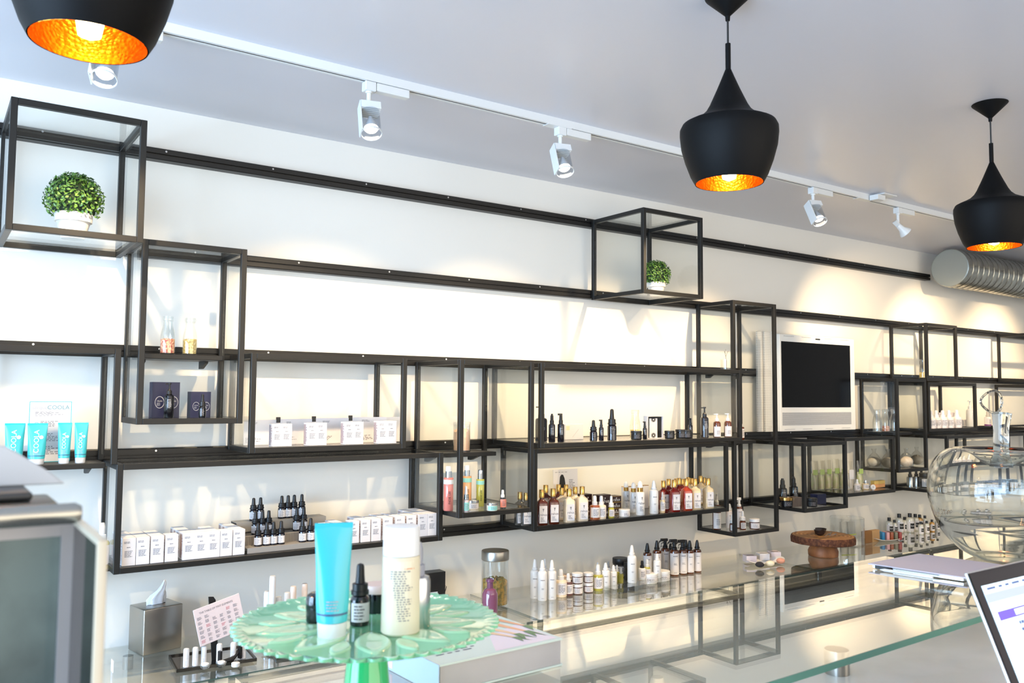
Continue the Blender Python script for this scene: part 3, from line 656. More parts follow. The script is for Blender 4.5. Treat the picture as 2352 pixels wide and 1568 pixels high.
# ---- D: cartons and info cards
zd = 1.4545
cols = [(633, 0), (654, 1), (713, 2), (734, 3), (798, 4), (818, 5), (874, 6), (894, 7)]
def cput(px, y, z, hpx, label, group, rz=0): CART.at(px, y, z, hpx, label, group=group, rz=rz)
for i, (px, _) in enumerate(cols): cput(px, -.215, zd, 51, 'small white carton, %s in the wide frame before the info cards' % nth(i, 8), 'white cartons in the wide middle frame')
for i, (a, b_) in enumerate([(559, 640), (641, 722), (724, 806), (808, 921)]):
    yy = -.10-.002*i; p = Vector((X(a, yy, zd), yy, zd)); w = X(b_, yy, zd)-p.x; h = mpx(58, p)
    t = thing('info_card', 'long white printed info card, %s of four behind the middle cartons' % nth(i, 4), 'card', p, group='info cards behind the cartons')
    c_ = ob('card', mk('card', g_box(0, w, 0, .001, 0, h), PAPER, False), t)
    ob('print', flat('print', g_tr(g_cat(g_lines(w*.22, h*.82, h*.9, 2, i, words=3), g_lines(w*.5, h*.08, h*.30, 5, i+4, words=7)), (w*.3, -.0002, 0)), INK), c_)
    if i < 3: ob('clip', mk('clip', g_box(w-.012, w+.004, -.002, .004, h-.012, h+.01), BLACK, False), t)

# ---- E: rows of cartons, riser with droppers
ze = 1.0645
frontL = [292, 324, 357, 390, 430, 458.5, 486.5, 515, 544]
back = [3, 2, 2, 0, 3, 1, 2, 0, 3]
gname = 'white cartons in the long low frame'
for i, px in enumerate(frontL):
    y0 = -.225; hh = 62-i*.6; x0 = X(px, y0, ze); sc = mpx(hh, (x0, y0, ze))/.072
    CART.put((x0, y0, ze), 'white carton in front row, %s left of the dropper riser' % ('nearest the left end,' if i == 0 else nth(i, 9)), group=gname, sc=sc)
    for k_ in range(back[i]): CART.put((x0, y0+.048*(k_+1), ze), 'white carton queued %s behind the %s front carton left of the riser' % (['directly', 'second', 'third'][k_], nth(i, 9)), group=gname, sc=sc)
frontR = [745, 772, 808.5, 834.5, 858.5, 885.5, 913.5, 939.5, 965.5, 986.5]
backR = [0, 1, 0, 2, 1, 2, 2, 1, 3, 3]
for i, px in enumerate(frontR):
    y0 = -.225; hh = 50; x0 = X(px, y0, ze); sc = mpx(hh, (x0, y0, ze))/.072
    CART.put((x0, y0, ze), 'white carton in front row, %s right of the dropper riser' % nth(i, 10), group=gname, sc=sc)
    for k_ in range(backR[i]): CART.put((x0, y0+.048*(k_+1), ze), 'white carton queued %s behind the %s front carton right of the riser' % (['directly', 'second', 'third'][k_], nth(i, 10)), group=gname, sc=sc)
PM = perf_mat('perforated_grey_metal', (150, 146, 140), (96, 92, 88), 160, 'XY')
z1, z2, z3 = aty(590, 1254, -.215).z, aty(585, 1227, -.145).z, aty(582, 1195, -.075).z
xa, xb = X(567, -.24, z1), X(778, -.24, z1)
rs = thing('stepped_riser', 'perforated grey metal three-step riser under the black droppers', 'display riser', (xa, -.246, ze)); W_ = xb-xa
def sheet(y0, y1, z): return g_cat(g_box(0, W_, y0, y1, z-.002, z), g_box(0, W_, y0, y0+.002, 0, z-.002))
for y0, y1, z in ((0, .064, z1-ze), (.066, .136, z2-ze), (.138, .21, z3-ze)): ob('step', mk('step', g_cat(g_box(0, W_, y0, y1, z-.002, z), g_box(0, W_, y0, y0+.0015, max(0, z-.036), z-.0021), g_box(0, W_, y1-.0015, y1, 0, z-.0021)), PM, False), rs)
for nm_, lst, y, z, h in (('front', [592, 612, 627.5, 645, 694.5, 713], -.215, z1+.0003, 52.5), ('middle', [586, 602, 616.5, 681, 697], -.145, z2+.0003, 52), ('top', [581.5, 597.5, 646.5, 661, 675, 692.5], -.075, z3+.0003, 51.5)):
    for i, px in enumerate(lst): DROP.at(px, y, z, h, 'black dropper bottle on the %s step of the riser, %s' % (nm_, nth(i, len(lst))), group='black droppers on the riser', rz=-.25+rnd.uniform(-.15, .15))

# ================================================================ F FRAME
zf_ = 1.1705
def tonic(h=.13, r=.0145):
    P = Proto('tonic_bottle', 'tonic bottle', h)
    b = P.add('body', mk('body', g_lathe([(r*.95, 0), (r, .0015), (r, h*.735), (r*.94, h*.745), (r*.5, h*.75)], 24), mat('rose_tonic', (206, 120, 108), .15, coat=.5)))
    P.add('band', mk('band', g_lathe([(r+.0003, h*.60), (r+.0003, h*.70)], 24, False, False), WHITE))
    t = g_vert(g_text('INDIE LEE', r*.62)); P.add('lettering', flat('lettering', g_bend(sub(g_tr(t, (0, 0, h*.30)), 0), r+.0006), INKB), b)
    P.add('collar', mk('collar', g_lathe([(r*.62, h*.75), (r*.62, h*.885)], 20), SILVER)); P.add('cap', mk('cap', g_lathe([(r*.60, h*.886), (r*.60, h*.97), (r*.5, h)], 20), WHITE))
    return P
TON = tonic(); PEACH = mat('peach_tonic', (216, 160, 110), .15, coat=.5); LIME = mat('green_tonic', (178, 178, 84), .15, coat=.5); MINT = mat('mint_band', (150, 216, 204), .3); SALM = mat('salmon_label', (232, 140, 118), .4)
gg = 'tonic bottles in the deep frame'
TON.on(1029.5, 1172, zf_, 101, 'rose pink tonic bottle with white band', group=gg, rz=-.3)
TON.on(1072, 1164, zf_, 95, 'peach tonic bottle behind the frame upright', group=gg, over={'body': PEACH, 'band': MINT}, rz=-.3)
TON.on(1102.5, 1162, zf_, 83, 'green tonic bottle with mint band and silver cap', group=gg, over={'body': LIME, 'band': MINT, 'cap': SILVER}, rz=-.3)
s_ = dropper(.07, .0085, mat('pale_serum', (196, 180, 176), .2, coat=.5), SILVER, WHITE, MINT); s_.on(1070, 1176, zf_, 60, 'slim serum dropper with mint label beside frame upright')
j_ = jar(.028, .02, mat('pale_cream_jar', (226, 214, 196), .3), SILVER); j_.on(1085.5, 1168, zf_, 20, 'small silver-lidded cream jar in front of the peach tonic'); j_.on(1130, 1172, zf_, 18, 'small silver-lidded balm jar right of the green tonic', over={'label': MINT})
v_ = serum(.05, .0095, JARG, 'vial', WHITE, SALM); v_.on(1154.5, 1168, zf_, 43, 'little clear vial with salmon label at the right of the deep frame')
def canister(h, r, lidm, fill, lvl, name, lidh=.12):
    P = Proto(name, 'glass canister', h)
    P.add('glass_body', mk('glass_body', g_lathe([(r*1.06, 0), (r*1.06, h*.02), (r, h*.05), (r, h*(1-lidh)), (r*.95, h*(1-lidh)), (r*.95, h*.05), (.001, h*.045)], 36, True, False), JARG))
    P.add('lid', mk('lid', g_lathe([(r*1.0, h*(1-lidh)+.0005), (r*1.03, h*(1-lidh)+.002), (r*1.03, h-.002), (r, h)], 36), lidm))
    rr = random.Random(9); g = g_lathe([(r*.93, h*.05), (r*.93, h*lvl), (r*.6, h*lvl*1.04), (r*.3, h*lvl*1.07), (.001, h*lvl*1.02)], 32)
    P.add('contents', mk('contents', ([(x, y, z+(rr.uniform(-.006, .006) if z > h*lvl*.97 else 0)) for x, y, z in g[0]], g[1]), fill)); return P
pj = canister(.10, .029, JARG, POWD, .70, 'powder_jar', .1); pj.at(1060, -.13, 1.4025, 68, 'lidded glass jar of pinkish powder on the small plate')

# ================================================================ G FRAME
zg = 1.4455
def G_(P, px, h, label, y=-.335, **k): return P.at(px, y, zg, h, label, rz=-.3, **k)
gk = 'dark violet apothecary bottles'
bigd = hpump(.135, .0235, DGLASS, BLACK, None, 'lotion_bottle')
bd = dropper(.12, .0175, DGLASS, BLACK, BLACK, BLACKG, lz=(.016, .034)); sd = dropper(.075, .0135, DGLASS, BLACK, BLACK, BLACKG, lz=(.012, .03))
G_(bigd, 1243, 80, 'large dark lotion bottle seen through the glass side pane', -.24)
G_(DPUMP2, 1267.5, 65, 'dark mist bottle with clear cap, first of the two tall ones', group=gk); G_(DPUMP, 1288, 65, 'dark beaked pump bottle before the white keepsake box', group=gk)
wb = thing('keepsake_box', 'white box with cream label and sketched branch among dark bottles', 'box', (X(1298, -.2, zg), -.2, zg)); w = X(1340, -.2, zg)-wb.location.x
b_ = ob('box', mk('box', g_bev(g_box(0, w, 0, .06, 0, .075), .001, 1), PAPER, False), wb)
ob('cream_label', mk('cream_label', g_box(w*.05, w*.24, -.0006, -.0001, .046, .066), mat('cream_label', (226, 214, 178), .6), False), b_)
ob('sketched_branch', flat('sketched_branch', g_tr(g_cat(*[([(x, 0, z), (x+.006, 0, z+.005), (x+.0062, 0, z+.0056), (x, 0, z+.001)], [(0, 1, 2, 3)]) for x, z in [(w*.4+i*.0042, .012+i*.0042) for i in range(9)]]), (0, -.0004, 0)), INK), b_)
G_(sd, 1363, 48, 'small dark dropper bottle right of the keepsake box', group=gk); G_(DPUMP, 1381, 48, 'small dark pump bottle beside the small dropper', group=gk); G_(bd, 1405.5, 72, 'tallest dark dropper bottle with amber glint', group=gk)
G_(MILK_Y, 1459, 66, 'clear milk bottle with pale flakes behind the black jar', -.27); G_(BJAR, 1461.5, 20, 'squat black jar in front of the clear milk bottle', group='black jars'); G_(DPUMP, 1481, 41, 'small dark pump bottle left of the open gift box', group=gk)
gb = thing('gift_box', 'open white gift box with patterned black and white card', 'box', (X(1488, -.30, zg), -.30, zg)); w = X(1524, -.3, zg)-gb.location.x; hh = mpx(52, gb.location)
ob('box_tray', mk('box_tray', g_cat(g_box(0, w, .028, .032, 0, hh), g_box(0, .003, 0, .0279, 0, hh), g_box(w-.003, w, 0, .0279, 0, hh), g_box(.0031, w-.0031, 0, .0279, 0, .003), g_box(.0031, w-.0031, 0, .0279, hh-.003, hh)), PAPER, False), gb)
ob('black_insert', mk('black_insert', g_box(.004, w-.004, .010, .027, .004, hh-.004), BLACK, False), gb)
pc = ob('patterned_card', mk('patterned_card', g_box(w*.16, w*.66, .006, .0095, .004, hh-.012), PAPER, False), gb)
r5 = random.Random(5); gs = []
for zc_ in (.012, hh-.022):
    for i in range(9):
        a = i*2*PI/9; cx = w*.41+math.cos(a)*.012; gs.append(g_tr(g_rings([[(math.cos(b*PI/6)*s, 0, math.sin(b*PI/6)*s) for b in range(12)] for s in (.0042, .0018)], True, False, False), (cx, .0057-i*.00002, zc_+.004+math.sin(a)*.009)))
    gs.append(g_tr(g_rings([[(math.cos(b*PI/8)*s, 0, math.sin(b*PI/8)*s) for b in range(16)] for s in (.0085, .0045)], True, False, False), (w*.41, .0054, zc_+.004)))
ob('ornament', flat('ornament', g_cat(*gs), INKB), pc)
G_(BJAR, 1538, 18, 'small black jar right of the open gift box', group='black jars'); G_(BJAR, 1564, 20, 'black jar at the right, first of the pair', group='black jars'); G_(BJAR, 1577, 19, 'black jar in front of the little pump, second of the pair', -.35, group='black jars'); G_(DPUMP, 1586, 43, 'little dark pump bottle behind the black jar pair', -.26, group=gk)
G_(BIGPUMP, 1618.5, 70, 'large dark blue hand pump bottle beside the frame corner', -.34)
G_(WPUMP, 1647, 54, 'amber bottle with white pump, left of the pair', -.350, group='amber bottles with white pumps'); G_(WPUMP, 1672, 54, 'amber bottle with white pump, right of the pair', -.350, group='amber bottles with white pumps')
q = serum(.08, .014, AMBER, 'dropper_bottle', WHITE); q.at(1701, -.13, 1.4125, 49, 'amber bottle with white cap on plate beyond the pump pair')
# ================================================================ H FRAME
zh = 1.0605
def H_(P, px, py, h, label, **k): return P.on(px, py, zh, h, label, yr=(-.230, -.045), rz=k.pop('rz', -.3), **k)
gs_ = 'gold-capped shampoo bottles'; OPAQ = {'body': CREAML}
for i, (px, py, h, m, lb) in enumerate([(1194, 1204, 74, SHAD, 'smoky brown bottle behind the side pane, left one'), (1208, 1206, 74, SHAD, 'smoky brown bottle behind the side pane, right one'),
    (1244, 1207, 80, BROWNL, 'brown shampoo bottle beside the left upright'), (1270, 1208, 80, BROWNL, 'brown shampoo bottle at the front with white label'),
    (1253, 1190, 76, BROWNL, 'brown shampoo bottle in second row behind the left pair'), (1283, 1184, 72, BROWNL, 'brown shampoo bottle at the back before the brochure'),
    (1307, 1200, 76, CREAML, 'cream bottle at the front, left one of the two'), (1337, 1201, 78, CREAML, 'cream bottle at the front, right one of the two'),
    (1290, 1192, 72, CREAML, 'cream bottle in second row, left of the cream pair'), (1321, 1188, 70, CREAML, 'cream bottle in second row, between the cream pair'), (1300, 1180, 70, CREAML, 'cream bottle at the back below the brochure'),
    (1549, 1178, 72, DREDL, 'dark red shampoo bottle at the front'), (1577, 1177, 72, REDL, 'orange red shampoo bottle at the front'), (1524, 1172, 68, DREDL, 'dark red bottle behind the small clear one'), (1536, 1164, 64, DREDL, 'dark red bottle in second row, left'), (1560, 1163, 65, DREDL, 'dark red bottle in second row, middle'), (1553, 1152, 60, DREDL, 'dark red bottle in third row'),
    (1597, 1172, 70, PALEL, 'pale gold bottle at the front, left one'), (1627, 1169, 68, PALEL, 'pale gold bottle at the front right end'), (1581, 1158, 62, PALEL, 'pale gold bottle in second row behind the red one'), (1610, 1156, 63, PALEL, 'pale gold bottle in second row between the front two'), (1590, 1146, 58, PALEL, 'pale gold bottle in third row, left'), (1567, 1146, 58, DREDL, 'dark red bottle in third row, right'), (1617, 1144, 57, PALEL, 'pale gold bottle at the back right')]):
    H_(FLASK, px, py, h, lb, group=gs_, over={'body': m})
br = thing('brochure', 'white hair-care brochure standing behind the cream bottles', 'brochure', (X(1272, -.022, zh), -.022, zh), rot=(-.03, 0, 0)); w = X(1328, -.022, zh)-br.location.x; h = mpx(104, br.location)
bb = ob('sheet', mk('sheet', g_box(0, w, 0, .002, 0, h), PAPER, False), br)
ob('hair_silhouette', flat('hair_silhouette', ([(w*.20, -.0004, h*.3), (w*.52, -.0004, h*.3), (w*.50, -.0004, h*.62), (w*.46, -.0004, h*.80), (w*.40, -.0004, h*.88), (w*.33, -.0004, h*.89), (w*.27, -.0004, h*.84), (w*.24, -.0004, h*.66)], [tuple(range(8))]), INKB), bb)
ob('print', flat('print', g_tr(g_cat(g_tr(g_lines(w*.85, h*.93, h*.95, 1, 3, words=7), (w*.5, 0, 0)), g_tr(g_lines(w*.28, h*.5, h*.78, 8, 4, words=3), (w*.78, 0, 0))), (0, -.0003, 0)), INK), bb)
def mbox(x0, x1, y, d, h, label, z=zh, txt=True, gold=False):
    p = (X(x0, y, z), y, z); w = X(x1, y, z)-p[0]; t = thing('maroon_carton', label, 'carton', p, group='dark maroon cartons')
    b = ob('box', mk('box', g_bev(g_box(0, w, 0, d, 0, h), .0006, 1), MAROON, False), t)
    if txt: ob('lettering', flat('lettering', g_tr(g_cat(g_tr(g_text('rahua', w*.32), (w/2, 0, h*.40)), ([(w/2, 0, h*.55), (w/2+.002, 0, h*.66), (w/2+.0045, 0, h*.74), (w/2-.0045, 0, h*.74), (w/2-.002, 0, h*.66)], [(0, 1, 2, 3, 4)])), (0, -.0004, 0)), WINK), b)
    if gold: ob('gold_edge', mk('gold_edge', g_cat(g_box(0, w, -.0005, -.0001, h-.0015, h), g_box(0, w, -.0005, -.0001, 0, .0015)), GOLD, False), b)
    return h
hb = .052
mbox(1341, 1360, -.105, .05, hb, 'lower dark maroon carton hidden behind the cream bottle'); mbox(1341, 1360, -.105, .05, hb, 'upper dark maroon carton, left stack behind the cream bottles', zh+hb+.0006)
mbox(1376, 1403, -.17, .05, hb, 'lower dark maroon carton in the lettered middle stack'); mbox(1376, 1403, -.17, .05, hb, 'upper dark maroon carton of the lettered middle stack', zh+hb+.0006)
for k_, y_ in enumerate((0, 1, 2)): mbox(1405, 1427, -.15, .05, .03, 'gold-edged low maroon carton, %s in right stack' % ['bottom', 'middle', 'top'][k_], zh+.0306*k_, gold=True)
am = serum(.072, .0155, mat('amber_serum', (150, 78, 40), .15, coat=.5), 'small_bottle', WHITE)
H_(am, 1366, 1200, 54, 'small amber bottle right of the front cream bottle'); H_(am, 1381, 1198, 52, 'small cream bottle beside the small amber one', over={'body': CREAML})
oil = dropper(.06, .0085, OLIVE, WHITE, WHITE, PAPER); H_(oil, 1404, 1196, 50, 'tiny olive oil dropper in front of the maroon cartons')
H_(LOWJAR, 1434, 1190, 19, 'low white jar in front of the white bottles', sc=None) if False else LOWJAR.put(Vector((X(1434, -.225, zh), -.225, zh)), 'low wide white jar in front of the gold-ringed bottles', sc=1.35)
H_(WRING, 1438, 1172, 66, 'white gold-ringed bottle, left behind', group='white gold-ringed bottles'); H_(WRING, 1455, 1176, 68, 'white gold-ringed bottle, middle behind', group='white gold-ringed bottles'); H_(WRING, 1470.5, 1188, 77, 'white gold-ringed bottle at the front with dark lettering', group='white gold-ringed bottles')
for k_, px in enumerate((1446, 1480)): 
    bx = thing('gift_carton', 'cream carton with gold rim behind white bottles, %s one' % ('left', 'right')[k_], 'carton', (X(px-10, -.05, zh), -.05, zh)); w = X(px+10, -.05, zh)-bx.location.x
    ob('box', mk('box', g_box(0, w, 0, .03, 0, .12), PAPER, False), bx); ob('gold_rim', mk('gold_rim', g_box(-.0004, w+.0004, -.0004, .0304, .118, .1206), GOLD, False), bx)
H_(mist(.12, .0165), 1502, 1185, 75, 'plain white bottle with tapered cap between white and red bottles')
H_(serum(.075, .0095, PALEL, 'small_bottle', WHITE), 1521.5, 1180, 47, 'slim pale gold sample bottle before the red bottles')
# ================================================================ I FRAME
zi = .9195
def I_(P, px, py, h, label, **k): return P.on(px, py, zi, h, label, rz=-.3, **k)
I_(hpump(.15, .0175, AMBER, WHITE, PAPER), 1646.5, 1215, 82, 'tall amber pump bottle with long white label, lowest shelf of tall frame')
I_(mist(.11, .0175, mat('blush_white', (236, 222, 216), .3)), 1676, 1211, 54, 'blush white bottle partly behind the tall frame upright')
ad = dropper(.075, .0125, AMBER, WHITE, WHITE, PAPER)
I_(ad, 1682, 1220, 39, 'amber dropper left of the tall frame upright', group='amber droppers'); I_(ad, 1706, 1216, 43, 'amber dropper with white bulb right of the upright', group='amber droppers')
I_(JAR, 1733, 1214, 23, 'white cream jar with brown rim on the lowest glass shelf')
def trigger(h=.13, r=.0165, body=AMBER, cap=BLACK, name='trigger_bottle', lm=PAPER):
    P = Proto(name, 'spray bottle', h); bh = h*.70
    P.add('body', mk('body', g_lathe([(r*.93, 0), (r, .002), (r, bh-.006), (r*.85, bh), (r*.55, bh+.002)], 24), body))
    l = P.add('label', flat('label', label_geo(r, h*.04, bh-.01, 1.5), lm)); P.add('print', flat('print', g_bend(sub(g_cat(g_lines(r*1.4, bh*.76, bh*.80, 1, 5, words=6, h=.0026), g_lines(r*1.1, h*.30, h*.36, 3, 8), g_lines(r, h*.08, h*.11, 2, 9)), 0), r+.0006), INK), l)
    P.add('trigger_head', mk('trigger_head', g_cat(g_lathe([(r*.62, bh+.002), (r*.62, bh+h*.07), (r*.42, bh+h*.09), (r*.4, bh+h*.22)], 18),
        g_tr(g_bev(g_cb(r*1.8, r*.62, h*.085), .0015, 1), (-r*.25, 0, h*.915)), g_tube([(-r*1.0, 0, h*.95), (-r*1.5, 0, h*.90), (-r*1.75, 0, h*.83)], [r*.2, r*.17, r*.12], 8),
        g_tube([(-r*.35, 0, bh+h*.18), (-r*.9, 0, bh+h*.16), (-r*1.05, 0, bh+h*.05)], r*.12, 8)), cap))
    return P
TRG = trigger(); wt = trigger(.16, .017, AMBER, WHITE)
I_(wt, 1698, 1213, 70, 'white-headed trigger spray behind the upright, handle to the right')
# twig in glass on upper plate
zt = 1.8125; p = Vector((X(1668, -.09, zt), -.09, zt)); t = thing('glass_tumbler', 'clear tumbler on the upper plate of the tall frame', 'tumbler', p)
ob('glass_body', mk('glass_body', g_lathe([(.030, 0), (.033, .004), (.034, .062), (.032, .062), (.030, .006), (.001, .005)], 28, True, False), JARG), t)
tag(ob('bare_twig', mk('bare_twig', g_cat(g_tube([(0, 0, .008), (.004, 0, .05), (-.004, 0, .085), (-.014, 0, .11)], .0012, 6), g_tube([(-.002, 0, .08), (.008, 0, .10), (.02, 0, .112)], .001, 6), g_tube([(-.008, 0, .098), (-.004, 0, .12)], .0008, 6)), mat('twig', (90, 76, 60), .7)), None, p), 'thin bare twig standing in the clear tumbler', 'twig')
# ================================================================ TV AND PERFORATED PANELS
y_ = -.06; a = aty(1790, 766, y_); b = aty(1962, 781, y_); zb = 1.4485
tv = thing('monitor', 'white-framed flat monitor with speaker bar, black screen', 'monitor', (a.x, y_, zb)); W2, H2 = b.x-a.x, a.z-zb
TVW = mat('monitor_white', (236, 236, 232), .3, coat=.2)
ob('housing', mk('housing', g_bev(g_box(0, W2, 0, .06, 0, H2), .004, 2), TVW, False), tv)
s0, s1 = aty(1793, 783, y_), aty(1955, 935, y_)
ob('screen', mk('screen', g_box(s0.x-a.x+.004, s1.x-a.x-.004, -.0016, -.0002, s1.z-zb, s0.z-zb), mat('dark_screen', (4, 4, 6), .2, spec=.15), False), tv)
SPK = mat('speaker_cloth', (168, 168, 170), .7)
g0, g1 = aty(1796, 946, y_), aty(1956, 974, y_)
sp = ob('speaker_bar', mk('speaker_bar', g_cat(*[g_box(g0.x-a.x+.004, g1.x-a.x-.004, -.0016, -.0002, g1.z-zb+.002+i*(g0.z-g1.z-.004)/16, g1.z-zb+.002+(i+.7)*(g0.z-g1.z-.004)/16) for i in range(16)]), SPK, False), tv)
ob('camera_bar', mk('camera_bar', g_bev(g_box(W2*.46, W2*.52, -.003, -.0002, H2-.022, H2-.014), .001, 1), BLACK, False), tv)
ob('vent_slots', mk('vent_slots', g_cat(*[g_box(W2*f0, W2*f1, -.0012, -.0002, zq, zq+.0014) for f0, f1 in ((.05, .18), (.28, .40), (.58, .68), (.8, .92)) for zq in (H2-.012, .012)]), INK, False), tv)
PF = perf_mat('perforated_white_steel', (232, 230, 226), (176, 172, 166), 95, 'XZ')
for i, (x0, x1, yy, lb) in enumerate([(1737, 1753, .0, 'left perforated white steel strip beside the monitor'), (1754, 1768, -.02, 'right perforated white steel strip beside the monitor'), ]):
    xa_, xb_ = X(x0, yy, 1.75), X(x1, yy, 1.75)
    t = tag(ob('perforated_strip', mk('perforated_strip', g_box(xa_, xb_, yy-.012, yy, 1.4485, 2.062), PF, False)), lb, 'perforated strip')
t = tag(ob('side_plate', mk('side_plate', g_box(X(1769, -.02, 1.75), a.x-.003, -.032, -.02, 1.4485, 2.064), TVW, False)), 'plain white plate between the perforated strips and the monitor', 'plate')

# ================================================================ K, P, L, N, O, Q
zk = 1.0305
dp2 = dpump(.075, .0125, False, 'dropper_bottle', BLACKG, BLACK)
def K_(P, px, y, h, label, z=zk, **k): return P.at(px, y, z, h, label, rz=-.3, **k)
K_(dp2, 1798, -.20, 60, 'black bottle in the deep frame, left of its upright'); K_(dp2, 1823, -.18, 60, 'black bottle in the deep frame, beside its corner upright')
def sbox(x0, x1, y, d, z, h, m, label, nm='carton', cat='carton', group=None):
    p = (X(x0, y, z), y, z); w = X(x1, y, z)-p[0]; t = thing(nm, label, cat, p, group=group); ob('box', mk('box', g_bev(g_box(0, w, 0, d, 0, h), .001, 1), m, False), t); return t
sbox(1815, 1842, -.30, .06, zk, .052, mat('taupe_card', (110, 96, 88), .5), 'taupe carton behind the deep frame corner')
sbox(1878, 1898, -.30, .05, zk, .058, NAVY, 'near-black carton at the right in the deep frame'); K_(BJAR, 1864, -.34, 20, 'black jar before the near-black carton'); K_(BJAR, 1842, -.16, 20, 'black jar behind the corner upright of the deep frame', zk)
GOLDB = jar(.03, .02, BLACKG, GOLD, 'black_cream_jar', BLACKG); K_(GOLDB, 1806, -.27, 22, 'black jar with gold lid at the left of deep frame')
zp = 1.0705
# pouches
POU = Proto('clear_pouch', 'pouch', .10)
POU.add('film', mk('film', g_loft([(0, .0125, .010, 2.5), (.03, .0135, .010, 2.3), (.07, .0135, .005, 2.3), (.10, .0135, .001, 3)], 20), glass('pouch_film', (250, 250, 246), 1.3, .12)))
POU.add('filling', mk('filling', g_loft([(.002, .0105, .008, 2.5), (.03, .012, .008, 2.3), (.058, .011, .004, 2.3)], 20), mat('pale_bath_salts', (206, 198, 168), .7, noise=(80, (190, 200, 150), .4, .6))))
lbp = POU.add('label', mk('label', g_box(-.009, .009, -.0090, -.0084, .052, .070), mat('green_header', (170, 196, 110), .5), False))
POU2 = Proto('clear_pouch', 'pouch', .10)
POU2.add('film', POU.parts[0][1]); POU2.add('filling', mk('filling', g_loft([(.002, .0105, .008, 2.5), (.03, .012, .008, 2.3), (.058, .011, .004, 2.3)], 20), mat('white_bath_salts', (226, 214, 200), .7))); POU2.add('label', mk('label', g_box(-.010, .010, -.0108, -.0102, .036, .070), PAPER, False))
for i, (px, y, h, P_) in enumerate([(1870, -.03, 66, POU), (1886, -.035, 66, POU), (1902, -.04, 66, POU), (1920, -.06, 68, POU), (1936, -.09, 66, POU), (1952, -.12, 64, POU2), (1975, -.10, 62, POU)]):
    P_.at(px, y, zp, h, ['clear pouch at far left of the pouch row', 'second clear pouch from left in the row', 'third clear pouch from left in the row', 'yellow-green pouch before the frame upright', 'pouch half hidden by the frame upright', 'pouch with white label panel right of the upright', 'rightmost pouch with teal header behind jars'][i], group='clear pouches under the monitor', rz=-.3)
K_(serum(.05, .013, mat('cloudy_white', (222, 214, 206), .3), 'small_bottle', WHITE), 1969, -.20, 26, 'small cloudy bottle before the right pouches', zp); K_(serum(.045, .016, PALEL, 'small_bottle', SILVER), 1988, -.18, 22, 'squat pale gold bottle beside the round tin', zp)
t = thing('round_tin', 'round white tin leaning on its edge before the yellow soap', 'tin', Vector((X(2005, -.22, zp), -.22, zp+.016)), rot=(PI/2-.2, 0, -.3)); ob('tin', mk('tin', g_lathe([(.016, -.005), (.017, 0), (.017, .006), (.016, .007)], 28), WHITE), t)
ob('print', flat('print', g_tr(g_lines(.02, -.008, .008, 5, 3), (0, 0, .0072), (-PI/2, 0, 0)), INK), t)
for k_ in range(2): 
    t = sbox(2009, 2033, -.16, .03, zp+k_*.0225, .022, mat('yellow_soap' if k_ else 'orange_soap', (232, 196, 110) if k_ else (236, 170, 110), .4, sss=.2), ['orange soap bar at the bottom of the pair', 'yellow soap bar on top of the pair'][k_], 'soap_bar', 'soap bar')
MILK_Y.at(2120, -.2, 1.7985, 44, 'glass jar with yellow layer and dark pattern in the square frame')
for i, (px, P_) in enumerate([(2015, MILK_0), (2034, MILK_P), (2055, MILK_0)]): P_.at(px, -.15, 1.4325, 52, ['empty small milk bottle, leftmost of three right of the monitor', 'small milk bottle with pink petals, middle of three', 'empty small milk bottle, rightmost of three beside upright'][i])
# bagged sponges
SPG = mat('white_sponge', (240, 230, 214), .8, noise=(30, (226, 210, 190), .4, .6), bump=('n', 120, .5, .003)); FILM = glass('bag_film', (252, 252, 251), 1.2, .12)
zn = 1.1935
for i, (px, y) in enumerate([(2008, -.08), (2040, -.16), (2082, -.16), (2106, -.10)]):
    c = Vector((X(px, y, zn), y, zn)); t = thing('bagged_sponge', 'white natural sponge in clear bag, %s in the low right frame' % nth(i, 4), 'sponge', c, group='bagged white sponges')
    ob('sponge', mk('sponge', g_sphere(.043, 20, 12, (0, 0, .036), .8), SPG), t)
    ob('bag', mk('bag', g_loft([(0, .044, .038, 3), (.05, .05, .044, 2.4), (.085, .03, .022, 2), (.10, .010, .008, 2), (.125, .03, .004, 2)], 22), FILM), t)
zo = 1.4525
pk = serum(.06, .0155, mat('pinkish_white', (236, 222, 216), .3, coat=.3), 'lotion_bottle', WHITE)
for i, (px, y) in enumerate([(2139, -.24), (2151, -.23), (2166, -.24), (2180, -.24), (2198, -.24)]): pk.at(px, y, zo, 41, 'small pink-white bottle, %s in the row at right' % nth(i, 5), group='small pink-white bottles', rz=-.5)
for i, (a_, b_) in enumerate([(2156, 2171), (2184, 2201)]): sbox(a_, b_, -.10, .03, zo, .105, PINKP, 'tall blush carton behind the pink-white bottles, %s one' % ('left', 'right')[i])
sbox(2212, 2234, -.10, .05, zo, .05, PAPER, 'white carton with lilac base behind the right upright')
hpump(.10, .014, WHITE, WHITE).at(2229, -.14, zo, 60, 'white pump bottle behind the upright near the glass apple')
pb = serum(.10, .021, WHITE, 'lotion_bottle', mat('grey_cap', (180, 176, 170), .4)); r_ = pb.at(2269, -.05, 1.4475, 34, 'white bottle with purple base band, standing left of the glass apple leaf')
ob('purple_band', mk('purple_band', g_lathe([(.0214, .002), (.0214, .012)], 22, False, False), mat('purple_band', (120, 50, 120), .4)), r_)
zq = 1.0405
fl = serum(.085, .0165, SILVER, 'metal_flask', BLACK, glass('no_label', (200, 200, 200))); 
for i, (px, y) in enumerate([(2091, -.10), (2105, -.11), ]): fl.at(px, y, zq, 40, 'silver flask with black cap, %s of the two left of the glass apple' % ('left', 'right')[i], group='silver flasks', rz=-.3, skip=('label', 'print'))
bl = jar(.05, .02, SHAD, BLACK, 'lidded_jar')
